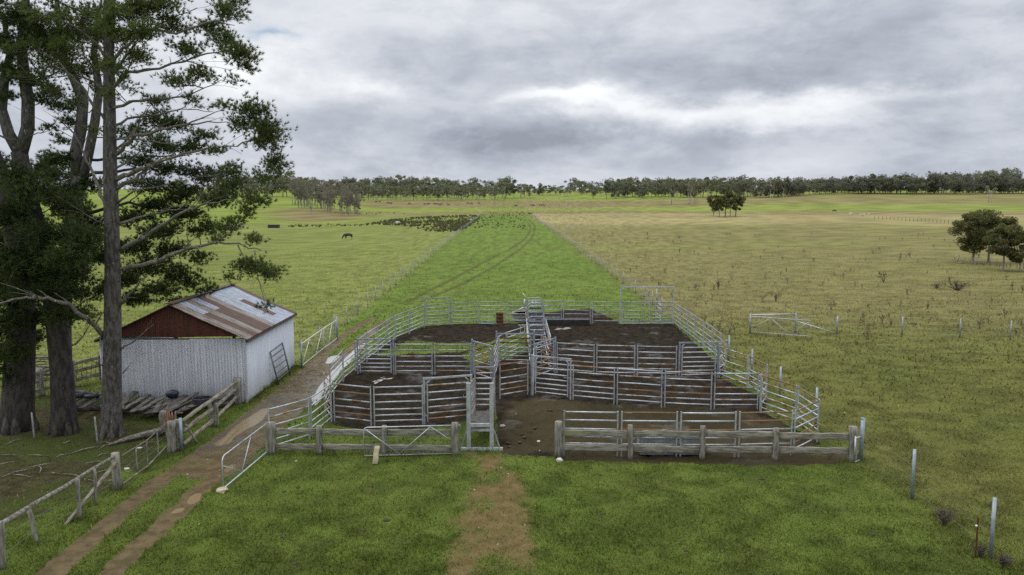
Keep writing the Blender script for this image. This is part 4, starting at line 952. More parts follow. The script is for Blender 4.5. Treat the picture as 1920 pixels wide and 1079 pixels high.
# ---------------------------------------------------------------- rails and posts along the track
q0, q1 = at(341, 845), at(457, 757); q1.x = SXR - .35; q1.y = SY0 - .25; qm = at(400, 800)
t = thing('rail_fence', 'old split rail fence leading from the splintered posts to the shed corner', 'fence', q0)
post(t, q1, 1.25, .30); post(t, qm + Vector((-.12, .05, 0)), 1.0, .16); post(t, qm + Vector((.14, 0, 0)), 1.0, .16)
for z0, z1, zm in ((1.12, 1.10, 1.14), (.72, .80, .74), (.22, .38, .26)):
    mb = MB(); mb.tube([q0 + Vector((.05, .1, z0)), q0.lerp(qm, .5) + UP * (z0 + .02), qm + UP * zm, qm.lerp(q1, .5) + UP * (zm + z1 - .04) * .5, q1 + UP * z1], [.075, .08, .085, .08, .075], 8, jitter=.25); mb.build('rail', M['wood_rail_y'], t)
mb = MB(); mb.plank(q0 + Vector((.25, .8, .05)), q0 + Vector((.02, .35, .95)), .06, .07); mb.build('brace', M['wood_rail_y'], t)
q = at(341, 846); mb = MB(); mb.tube([q, q + UP * 1.28], .06, 12); tag(mb.build('steel_post', M['post_steel'], None, True, q), 'blue grey steel post standing against the splintered timber posts', 'post')
for px, py, yt, w, lb in ((322, 848, 790, .28, 'split weathered gate post with a slot, left of the steel post'), (333, 844, 787, .24, 'squat timber post between the split post and the steel post'), (308, 815, 771, .30, 'rotten grey timber stump behind the split gate post')):
    q = at(px, py); mb = MB(); h = topz(px, q, yt); mb.plank(q - UP * .05, q + Vector((random.uniform(-.05, .05), 0, h)), w, w * .8, 7, .03); tag(mb.build('old_post', M['wood_post'], None, True, q), lb, 'post')
for k, (bx, by, tx, ty, w, lb) in enumerate(((322, 826, 313, 763, .20, 'splintered red brown post with a pointed tip'), (318, 826, 305, 775, .12, 'thin split timber leaning left behind the gate post'), (326, 824, 322, 772, .14, 'dark red split timber behind the gate post'), (331, 824, 329, 771, .13, 'split timber leaning towards the rail fence behind the steel post'))):
    q = at(bx, by); p = at_y(tx, ty, q.y); mb = MB(); mb.tube([q, q.lerp(p, .55), q.lerp(p, .85), p], [w * .5, w * .5, w * .34, w * .1], 7, jitter=.3); tag(mb.build('split_timber', M['wood_red'], None, True, q), lb, 'timber', 'splintered timbers by the track')
nf = [at(4, 1066), at(69, 1018), at(151, 974), at(179, 948), at(221, 917)]
t = thing('rail_fence', 'old fence at the lower left with one long bleached top rail', 'fence', nf[0])
for q, yt, w, ln_ in zip(nf, (978, 952, 899, 880, 850), (.19, .10, .09, .08, .27), ((0, 0), (-.18, .05), (-.03, 0), (.05, 0), (-.02, 0))): post(t, q, topz(q.x / q.y * F_PX + CX, q, yt), w, lean=ln_, round_=(w > .25))
mb = MB(); a_, b_ = nf[0] + UP * 1.15, nf[4] + UP * 1.12; pre = a_ + (a_ - b_) * .5; mb.tube([pre, a_, a_.lerp(b_, .25) + UP * .02, a_.lerp(b_, .5) - UP * .02, a_.lerp(b_, .75) + UP * .03, b_], [.07, .07, .065, .06, .055, .05], 8, jitter=.3); mb.build('top_rail', M['log'], t)
mb = MB(); mb.tube([at(122, 985), at_y(217, 868, nf[4].y - .1)], [.05, .07], 8, jitter=.2); mb.build('brace', M['wood_rail_y'], t)
mb = MB()
for z in (.35, .75):
    for a_, b_ in zip(nf, nf[1:]): mb.tube([a_ + UP * z, b_ + UP * z], .004, 4, cap=False)
mb.build('wire', M['wire'], t)
# wire and stick gate between the two
ga, gb = nf[4] + Vector((.12, .12, 0)), at(318, 846)
t = thing('wire_gate', 'makeshift gate of wire and thin droppers between round post and split post', 'gate', ga)
for f_ in (.28, .50, .74):
    mb = MB(); q = ga.lerp(gb, f_); mb.plank(q + UP * .12, q + UP * (1.0 + random.uniform(-.1, .05)), .04, .035, 4, .006); mb.build('dropper', M['wood_post'], t)
mb = MB(); mb.tube([ga + UP * .14, ga.lerp(gb, .5) + UP * .08, gb + UP * .3], .03, 6, jitter=.3); mb.build('bottom_stick', M['wood_rail_y'], t)
mb = MB(); mb.tube([ga + UP * 1.08, ga.lerp(gb, .5) + UP * 1.0, gb + UP * 1.15], .02, 6, jitter=.3); mb.build('top_stick', M['log'], t)
mb = MB()
for z in (.4, .62, .85): mb.tube([ga + UP * z, gb + UP * (z + .05)], .004, 4, cap=False)
mb.build('wire', M['wire'], t)
a_, b_ = at(203, 838), at(311, 815); mb = MB(); mb.tube([a_ + UP * .06, a_.lerp(b_, .3) + Vector((0, .1, .14)), a_.lerp(b_, .7) + UP * .18, b_ + UP * .2], [.035, .09, .13, .15], 9, jitter=.2); tag(mb.build('fallen_log', M['log'], None, True, a_), 'bleached fallen log lying behind the wire gate', 'log')
for k, (px, py, yt, lb) in enumerate(((65, 826, 774, 'thin white stake left of the second pine trunk'), (183, 836, 782, 'thin white stake just left of the tallest pine trunk'))):
    q = at(px, py); mb = MB(); mb.plank(q, q + Vector((-.04, 0, topz(px, q, yt))), .055, .04, 4, .004); tag(mb.build('stake', M['concrete'], None, True, q), lb, 'stake', 'thin stakes under the pines')
# rails behind the pine trunks
ra, rb = at(60, 748), at(192, 712)
t = thing('rail_fence', 'dark timber fence with wire mesh glimpsed between the pine trunks', 'fence', ra)
for f_ in (.12, .56, 1.0): post(t, ra.lerp(rb, f_), 1.35, .26, m='wood_post')
for z in (1.15, .75, .3): rail(t, ra + UP * z, rb + UP * (z + .05), .17, .06, 'wood_rail_y')
mb = MB()
for k in range(14): q = ra.lerp(rb, (k + .5) / 14); mb.tube([q + UP * .2, q + Vector((.12, 0, 1.1))], .012, 4)
mb.build('mesh', M['dark_rust'], t)
# lying stick heap between the trunks
for k in range(14):
    q = at(63 + random.random() * 30, 700 + random.random() * 16); a = random.uniform(-.35, .35); L = random.uniform(.8, 1.9); z = .1 + .08 * k
    mb = MB(); dv = Vector((math.cos(a), math.sin(a) * .5, random.uniform(-.12, .12))) * L / 2; mb.tube([q - dv + UP * z, q + UP * (z + .03), q + dv + UP * z], [.03, .045, .02], 6, jitter=.3)
    tag(mb.build('stacked_stick', M['plank_dark'] if k % 3 else M['log'], None, True, q), 'old branch in the dark stick heap seen between the two left pine trunks', 'branch', 'sticks heaped behind the pines')

# ---------------------------------------------------------------- timber pile in front of the shed
PL = [(210, 772, 240, 745, 'pale'), (222, 778, 272, 748, 'pale'), (236, 782, 300, 745, 0), (262, 790, 330, 752, 0), (272, 790, 340, 754, 0), (285, 792, 352, 746, 0), (300, 792, 368, 748, 0), (318, 790, 388, 748, 0), (330, 788, 402, 750, 0),
      (345, 786, 418, 752, 0), (300, 796, 352, 760, 0), (215, 786, 262, 755, 0), (150, 772, 192, 752, 0), (142, 766, 184, 746, 0), (160, 780, 200, 758, 0), (240, 770, 268, 750, 0), (355, 780, 424, 756, 0), (248, 790, 300, 752, 0), (290, 794, 330, 746, 0), (312, 794, 380, 758, 0), (338, 790, 372, 748, 0), (262, 784, 352, 764, 0), (370, 778, 428, 760, 0), (228, 788, 254, 748, 0), (306, 788, 346, 752, 0)]
for k, (ax, ay, bx, by, kd) in enumerate(PL):
    a_, b_ = at(ax, ay), at(bx, by); a_.y = min(a_.y, SY0 - 1.2); b_.y = min(b_.y, SY0 - .35); L = (b_ - a_).normalized() * 2.6; c_ = (a_ + b_) / 2; z = .30 + .05 * (k % 4) + random.uniform(0, .05)
    mb = MB(); mb.plank(c_ - L / 2 + UP * z, c_ + L / 2 + UP * (z + random.uniform(-.03, .10)), .22, .05, 5, .008)
    if kd == 'pale': lb = ('short pale sawn plank at the left end of the timber pile' if k == 0 else 'long pale sawn plank topping the timber pile')
    else: lb = 'dark weathered plank in the timber pile against the shed front'
    tag(mb.build('plank', M['plank_pale'] if kd else M['plank_dark'], None, True, c_), lb, 'plank', None if kd else 'dark planks piled in front of the shed')
for k, (px, py) in enumerate(((250, 775), (330, 775), (395, 765), (165, 770))):
    q = at(px, py); q.y = min(q.y, SY0 - .9); mb = MB(); mb.plank(q + Vector((-.9, 0, .12)), q + Vector((.9, .1, .12)), .26, .24, 6, .03); tag(mb.build('bearer_log', M['plank_dark'], None, True, q), 'dark bearer log under the timber pile', 'log', 'bearers under the timber pile')
def ring(q, R_, r, name, lb, cat, m, turns=1, tilt=0.0):
    mb = MB(); pts = [q + Vector((R_ * math.cos(a), R_ * math.sin(a), r + .06 * k / 24 + tilt * math.cos(a))) for k in range(24 * turns + 1) for a in [2 * math.pi * k / 24]]
    mb.tube(pts, r, 8); return tag(mb.build(name, m, None, True, q), lb, cat)
q = at(163, 757); q.y = min(q.y, SY0 - 1); ring(q + UP * .50, .42, .13, 'tyre', 'dark blue tyre lying on planks between the two right pine trunks', 'tyre', M['rubber'])
q = at(192, 757); q.y = min(q.y, SY0 - 1); ring(q + UP * .48, .25, .10, 'tyre', 'small dark tyre half hidden by the tallest pine trunk', 'tyre', M['rubber'])
q = at(382, 778); q.y = min(q.y, SY0 - .9); ring(q + UP * .50, .42, .035, 'hose_coil', 'grey coil of hose lying on the timber pile near the rail fence', 'hose', M['rubber'], 4)
q = at(315, 768); q.y = SY0 - .6; q.z = .46; bm = bmesh.new(); bmesh.ops.create_icosphere(bm, subdivisions=3, radius=.27)
for v in bm.verts: n_ = 1 + .16 * math.sin(v.co.x * 9 + 1) * math.cos(v.co.y * 8) + .06 * math.sin(v.co.z * 17); v.co = Vector((v.co.x * n_ * 1.15, v.co.y * n_ * .9, max(v.co.z, -.22) * n_ * .7))
me = bpy.data.meshes.new('tarp_bundle'); bm.to_mesh(me); bm.free(); me.materials.append(M['blue_cloth']); me.polygons.foreach_set('use_smooth', [True] * len(me.polygons))
o = bpy.data.objects.new('tarp_bundle', me); COL.objects.link(o); o.location = q + UP * .12; tag(o, 'dark blue tarpaulin bundle on the timber pile against the shed', 'tarpaulin')
# ---------------------------------------------------------------- small things on the grass
a_ = at(703, 872); mb = MB(); mb.plank(a_ + UP * .02, a_ + Vector((.02, .42, .56)), .19, .05, 4, .008); tag(mb.build('plank', M['plank_pale'], None, True, a_), 'short pale plank propped upright against the mesh gate', 'plank')
def stone(px, py, r, lb, m='stone', name='stone', sq=.6):
    q = at(px, py); bm = bmesh.new(); bmesh.ops.create_icosphere(bm, subdivisions=2, radius=r)
    for v in bm.verts: k = 1 + random.uniform(-.16, .16); v.co = Vector((v.co.x * k * 1.2, v.co.y * k, v.co.z * k * sq))
    me = bpy.data.meshes.new(name); bm.to_mesh(me); bm.free(); me.materials.append(M[m]); o = bpy.data.objects.new(name, me); COL.objects.link(o); o.location = q + UP * r * sq * .5; o.rotation_euler[2] = random.random() * 6
    return tag(o, lb, 'stone')
stone(417, 922, .17, 'pale squarish stone at the foot of the open mesh gate'); stone(1049, 866, .12, 'round stone at the foot of the round timber post', 'rock', sq=.8); stone(942, 800, .10, 'flat pale stone beside the loading ramp on the bare ground')
stone(555, 866, .05, 'small pale stone on grass below the left timber fence'); stone(1010, 829, .07, 'small white stone on the bare ground in the yard opening', 'rock'); stone(746, 420, .9, 'big white rock left of the rushes', 'rock', 'rock', .7); stone(883, 414, .7, 'white rock among the rushes beside the left lane fence', 'rock', 'rock', .7)
for px, py, lb in ((262, 841, 'flat pale stone below the fallen log'), (238, 880, 'pale bleached bone like stick right of the round post')): stone(px, py, .09, lb, 'rock', sq=.4)
rs = random.Random(5)
for k in range(24):
    px, py = rs.uniform(0, 215), rs.uniform(830, 915); q = at(px, py); L = rs.uniform(.15, .5); a = rs.uniform(0, 6.3); dv = Vector((math.cos(a), math.sin(a), 0)) * L
    mb = MB(); mb.tube([q - dv + UP * .03, q + Vector((rs.uniform(-.1, .1), 0, .06)), q + dv + UP * .04], [.010, .022, .008], 5, jitter=.3)
    tag(mb.build('fallen_stick', M['log'], None, True, q), 'bleached stick lying on the ground under the pines', 'stick', 'sticks scattered under the pines')
rs = random.Random(8)
for k in range(16):
    zone_ = rs.choice([(880, 990, 870, 1070), (880, 990, 870, 1070), (945, 1040, 770, 850), (300, 480, 830, 1000), (300, 480, 830, 1000)]); px, py = rs.uniform(*zone_[:2]), rs.uniform(*zone_[2:]); q = at(px, py); r_ = rs.uniform(.015, .035)
    mb = MB(); mb.lathe(q, [(r_ * .8, -.01), (r_, r_ * .4), (r_ * .6, r_ * .9), (0, r_)], 6); tag(mb.build('pebble', M['stone'], None, False, q), 'small pale pebble on the bare ground', 'pebble', 'pebbles scattered on the bare ground')
# ---------------------------------------------------------------- leaf clouds
def leaf_cloud(name, C, U, m, parent, shade, k=None, wid=.5, tri=True):
    """Leaves as small faces: centres C, half-length vectors U, width ratio wid, one shade per leaf."""
    n = len(C); r = np.random.default_rng(n % 9973)
    rv = r.normal(size=(n, 3)); S = np.cross(U, rv); S /= np.linalg.norm(S, axis=1)[:, None] + 1e-9
    S *= (np.linalg.norm(U, axis=1) * wid)[:, None]
    if tri:
        V = np.stack([C - U + S, C - U - S, C + U], 1); kk = 3
    else:
        V = np.stack([C - U, C + S, C + U, C - S], 1); kk = 4
    sh = np.stack([np.repeat(shade, kk), np.repeat(r.random(n), kk), np.zeros(n * kk)], 1)
    return npmesh(name, V.reshape(-1, 3), np.arange(n * kk).reshape(n, kk), m, parent, False, {'shade': sh})
# ---------------------------------------------------------------- broad leaved trees
def make_tree(name, label, cat, seed, H, W_, bare, ncl, nleaf, ls, leaf, bark, group=None, stems=1, tr=.022, flat=.62, open_=.0, dead=0, droop=0.0):
    """Trunk with forking limbs and a crown of leaf clumps; bare is the share of the height below the crown."""
    rs = random.Random(seed); r = np.random.default_rng(seed)
    t = thing(name, label, cat, (0, 0, 0), group)
    tb = MB(); cl = []
    for i in range(ncl):
        for _ in range(30):
            a = rs.uniform(0, 6.283); u = rs.random() ** .45; zz = rs.random() ** .85
            prof = math.sin(math.pi * min(1, .20 + .80 * (1 - zz) ** .8)) ** .6 if zz > .3 else .55 + zz * 1.3
            x, y = math.cos(a) * u * W_ / 2 * prof * .85, math.sin(a) * u * W_ / 2 * prof * .85
            z = H * (bare + (1 - bare) * (.08 + .84 * zz))
            q = Vector((x, y, z))
            if all((q - c).length > W_ * .13 for c, _ in cl): break
        cl.append((q + Vector((.10 * W_ * math.sin(seed * 1.7), .10 * W_ * math.cos(seed * 2.3), 0)), W_ * rs.uniform(.08, .215)))
    bases = [Vector((rs.uniform(-.12, .12) * W_ * (stems > 1), rs.uniform(-.12, .12) * W_ * (stems > 1), 0)) for _ in range(stems)]
    forks = []
    for b in bases:
        f = Vector((b.x * 1.6 + rs.uniform(-.05, .05) * W_, b.y * 1.6 + rs.uniform(-.05, .05) * W_, H * (bare + .10 + rs.uniform(0, .12)))); forks.append(f)
        tb.tube([b - UP * .1, b + (f - b) * .05, b.lerp(f, .5) + Vector((rs.uniform(-.03, .03) * H * .6, 0, 0)), f], [H * tr * 1.5, H * tr * 1.1, H * tr * .9, H * tr * .65], 7)
    for k, (q, rad) in enumerate(cl):
        f = forks[k % stems]; mid = f.lerp(q, .5) + Vector((0, 0, -.06 * (q - f).length + rs.uniform(-.2, .2) * H * .08))
        s = rs.uniform(.0, .35); st = bases[k % stems].lerp(f, 1 - s * .5)
        tb.tube([st, mid, q], [H * tr * .5, H * tr * .28, H * tr * .1], 5)
        for _ in range(2):
            e_ = q + Vector((rs.gauss(0, 1), rs.gauss(0, 1), rs.gauss(0, .6))) * rad * .7; tb.tube([mid.lerp(q, .6), e_], [H * tr * .16, H * tr * .05], 4, cap=False)
    for _ in range(dead):
        a = rs.uniform(0, 6.3); f = forks[0]; e_ = f + Vector((math.cos(a) * W_ * .4, math.sin(a) * W_ * .4, H * rs.uniform(.1, .42))); tb.tube([f - UP * H * .08, f.lerp(e_, .5) + UP * H * .03, e_], [H * tr * .5, H * tr * .3, H * tr * .08], 5)
    tb.build('trunk', bark, t)
    Cs, Us, Sh = [], [], []
    per = max(4, nleaf // max(1, len(cl)))
    for q, rad in cl:
        m_ = int(per * rs.uniform(.7, 1.3)); d = r.normal(size=(m_, 3)); d /= np.linalg.norm(d, axis=1)[:, None]
        rr = rad * (1 - open_ * .3) * r.random(m_) ** .42; c = np.array(q) + d * rr[:, None] * np.array([1, 1, flat])
        c[:, 2] -= droop * rad * (rr / rad) ** 2
        u = r.normal(size=(m_, 3)); u[:, 2] -= droop; u /= np.linalg.norm(u, axis=1)[:, None]; u *= (ls * (.6 + .8 * r.random(m_)))[:, None]
        Cs.append(c); Us.append(u); Sh.append(np.clip(rs.uniform(.15, .75) + r.normal(0, .2, m_), 0, 1))
    leaf_cloud('crown', np.concatenate(Cs), np.concatenate(Us), leaf, t, np.concatenate(Sh), wid=.6)
    return t
GF = 'gum trees of the far tree line'
PROT = {}
def proto(key, n, *a, **k):
    PROT[key] = [make_tree('gum_tree', 'tree', 'tree', 100 * len(PROT) + i, 10.0, *a, **k) for i in range(n)]
proto('gum', 5, 9.5, .20, 16, 800, .40, M['gum_leaf'], M['grey_bark'], open_=.2)
proto('pale', 4, 8.4, .28, 13, 520, .36, M['gum_leaf_pale'], M['gum_bark'], open_=.3, stems=2, tr=.018)
proto('dark', 5, 10.5, .10, 18, 950, .42, M['gum_leaf_dark'], M['grey_bark'], flat=.75)
proto('bare', 3, 6.0, .34, 9, 150, .34, M['gum_leaf_pale'], M['gum_bark'], dead=6, stems=2, tr=.02)
proto('wood', 5, 6.6, .20, 15, 330, .30, M['wood_leaf'], M['grey_bark'], dead=2, open_=.3, stems=2, tr=.013)
used = {k: 0 for k in PROT}
def plant(key, px, py, hpx, label, group=None, wide=1.0, cat='tree'):
    q = at(px, py); H = hpx / F_PX * q.y; ps = PROT[key]; k = used[key]; used[key] += 1
    s = H / 10.0; sc = (s * wide * random.uniform(.85, 1.2), s * wide * random.uniform(.85, 1.2), s)
    if k < len(ps): o = ps[k]; o.location = q; o.rotation_euler = (0, 0, random.uniform(0, 6.28)); o.scale = sc
    else: o = copy_thing(ps[k % len(ps)], q, random.uniform(0, 6.28), sc)
    for key_ in ('group',):
        if key_ in o.keys(): del o[key_]
    return tag(o, label, cat, group)
rs = random.Random(21)
# one by one: trees that stand out
for key, px, py, h, w, lb in (
    ('gum', 994, 373, 25, 1, 'small bushy gum at the left edge of the gap in the tree line'), ('dark', 1012, 367, 22, 1, 'dark round tree in the gap straight above the lane'), ('gum', 1031, 367, 20, 1.1, 'low spreading tree right of the dark round tree above the lane'),
    ('pale', 1060, 369, 22, 1.3, 'pale wide gum on the green rise beyond the lane end'), ('gum', 1089, 367, 28, 1.1, 'mid sized gum with a round crown on the green rise'), ('gum', 1112, 373, 27, .9, 'narrow gum standing forward on the green rise right of the lane'),
    ('gum', 1137, 373, 33, .9, 'left one of two tall dark gums on the green rise'), ('dark', 1155, 373, 38, .8, 'right one of two tall dark gums on the green rise'), ('gum', 1172, 368, 34, .9, 'tall thin gum with a tuft at its top behind the green rise'),
    ('dark', 1205, 372, 26, 1, 'small bushy tree below the tree line right of the green rise'), ('gum', 1222, 373, 32, 1, 'rounded grey gum left of the lone white trunked gum'),
    ('gum', 1259, 384, 50, .75, 'lone gum with a white trunk standing in front of the tree line'), ('bare', 1293, 383, 44, .9, 'bare white limbed gum beside the lone white trunked gum'), ('pale', 1307, 383, 42, .8, 'thin leaved gum touching the bare white limbed gum'),
    ('bare', 1857, 379, 34, .9, 'small bare white gum on the hillside above the right hand trees'), ('bare', 1739, 363, 28, .7, 'dead white gum at the edge of the forest on the right'), ('gum', 1892, 363, 46, .9, 'tallest gum rising above the right hand forest'),
    ('pale', 1467, 370, 32, .9, 'white trunked gum at the left end of the right hand forest'), ('bare', 583, 402, 24, .8, 'little leaning white gum in front of the left wood'), ('wood', 585, 385, 50, 1, 'tallest grey gum with white limbs above the left wood'), ('gum', 477, 393, 34, 1, 'leafy gum on the green slope left of the grey wood'), ('pale', 463, 390, 26, .9, 'small pale gum at the left end of the green slope'),
    ('pale', 946, 375, 35, 1.1, 'pale gum with white trunk at the right end of the pale row'), ('pale', 930, 376, 26, 1, 'small pale gum beside the last pale gum of the row')):
    plant(key, px, py, h, lb, None, w)
for k in range(42):       # the grey wood on the left
    px = 548 + 136 * rs.random(); py = 390 + 15 * sstep(545, 690, px) * rs.uniform(.55, 1.0) - rs.uniform(0, 7) + (3 if px > 600 else 0)
    plant('wood', px, py, rs.uniform(40, 58), 'thin grey gum in the bare wood left of the lane', 'gums of the grey wood', .8)
for k in range(30):       # pale gums along the front of the middle tree line
    px = 690 + 240 * (k + rs.random()) / 30; plant(rs.choice(['pale', 'pale', 'gum']), px, 376 + rs.uniform(-2.5, 2), rs.uniform(20, 31), 'pale gum with a light trunk in front of the dark tree line', 'pale gums before the tree line', 1.0)
for k in range(62):       # the tree line behind
    px = 330 + 660 * (k + rs.random()) / 62; h = rs.uniform(27, 36) if px > 560 else rs.uniform(30, 40)
    if px > 950: h *= .8
    plant(rs.choice(['gum', 'dark', 'gum', 'dark', 'pale']), px, 371 + rs.uniform(-2.5, 1.5), h * rs.choice([.6, .8, 1, 1, 1.2]), 'grey green gum in the tree line left of the lane end', GF + ', left')
for k in range(44):
    px = 1160 + 300 * (k + rs.random()) / 44; plant(rs.choice(['gum', 'dark', 'gum', 'pale']), px, 370 + rs.uniform(-2, 1.5), rs.uniform(21, 38), 'grey green gum in the tree line right of the lane end', GF + ', right')
for k in range(12):
    px = 960 + 200 * (k + rs.random()) / 12; plant('gum', px, 366, rs.uniform(10, 18), 'small far gum showing through the gap above the lane', 'far gums in the gap', 1.3)
for k in range(86):       # forest on the right hill
    px = 1440 + 520 * (k + rs.random()) / 86; e_ = 363.5 + rs.uniform(-2, 1.2) + 6 * sstep(1560, 1450, px); top = 339 - 13 * sstep(1500, 1700, px)
    plant(rs.choice(['dark', 'dark', 'dark', 'gum', 'dark']), px, e_, e_ - top + rs.uniform(-11, 5), 'dark gum in the dense forest along the right hand ridge', 'gums of the right hand forest', 1.0)
# trees nobody could count, deeper on the rise and on the far hill: one wood
far = []
for k in range(64):
    px = 400 + 1060 * (k + rs.random()) / 64
    if 955 < px < 1065: continue
    y_ = 1150 + rs.uniform(-70, 70); h = rs.uniform(1.6, 2.3); far.append(((px - CX) / F_PX * y_, y_, None, h * 1.25, h))
for k in range(46):
    px = 1470 + 150 * rs.random(); y_ = 1500 + rs.uniform(-60, 60); far.append(((px - CX) / F_PX * y_, y_, 17, 2.5, 2.2 * (1 - .3 * abs(px - 1530) / 80) + rs.uniform(-.2, .2)))
FV, FF, FS, off = [], [], [], 0
for x_, y_, z_, sx, sz in far:
    for ch in rs.choice(PROT['dark']).children:
        if not ch.name.startswith('crown'): continue
        me = ch.data; co = np.empty(len(me.vertices) * 3, np.float32); me.vertices.foreach_get('co', co); co = co.reshape(-1, 3); a_ = rs.uniform(0, 6.28)
        ca_, sa_ = math.cos(a_), math.sin(a_); z0 = tz(x_, y_) - 1 if z_ is None else z_
        FV.append(np.stack([x_ + sx * (co[:, 0] * ca_ - co[:, 1] * sa_), y_ + sx * (co[:, 0] * sa_ + co[:, 1] * ca_), z0 + sz * co[:, 2]], 1)); FF.append(np.arange(off, off + len(co)).reshape(-1, 3)); off += len(co)
        sh = np.empty(len(co) * 4, np.float32); me.attributes['shade'].data.foreach_get('color', sh); FS.append(sh.reshape(-1, 4)[:, :3])
tag(npmesh('far_woods', np.concatenate(FV), np.concatenate(FF), M['gum_leaf_dark'], None, False, {'shade': np.concatenate(FS)}), 'grey green woods on the rise and the far hill behind the tree line', 'woods', None, 'stuff')
def single(name, label, px, py, hpx, wpx, seed, bare, ncl, nleaf, ls, leaf, bark, **k):
    q = at(px, py); H = hpx / F_PX * q.y; W_ = wpx / F_PX * q.y
    t = make_tree(name, label, 'tree', seed, H, W_, bare, ncl, nleaf, ls, leaf, bark, **k); t.location = q; t.rotation_euler[2] = 0; return t
single('broadleaf_tree', 'biggest dense olive tree of the group at the right edge', 1823, 495, 104, 92, 41, .18, 44, 17000, .12, M['blackwood'], M['grey_bark'], flat=.62, open_=.25)
single('broadleaf_tree', 'leaning dense tree just behind the biggest one of the right hand group', 1853, 492, 90, 78, 42, .22, 32, 10500, .12, M['blackwood'], M['grey_bark'], flat=.62, open_=.25)
single('broadleaf_tree', 'pale trunked tree third from the left in the right hand group', 1880, 508, 88, 66, 43, .26, 28, 9500, .115, M['blackwood'], M['gum_bark'], flat=.62, open_=.25)
single('broadleaf_tree', 'rounded tree cut by the right edge of the photo', 1912, 509, 76, 74, 44, .22, 30, 10000, .12, M['blackwood'], M['gum_bark'], flat=.62, open_=.25)
for k, (px, py, h, w, lb) in enumerate(((1338, 406, 40, 34, 'leftmost trunk of the tight tree clump in the right paddock'), (1349, 408, 46, 28, 'tall tree second from the left in the tight paddock clump'), (1360, 406, 48, 26, 'tallest middle tree of the tight paddock clump'), (1369, 407, 44, 26, 'fourth tree of the tight paddock clump'), (1379, 406, 42, 28, 'rightmost tree of the tight paddock clump'))):
    single('clump_tree', lb, px, py, h, w, 60 + k, .26, 18, 3000, .28, M['blackwood'], M['grey_bark'], flat=.85)

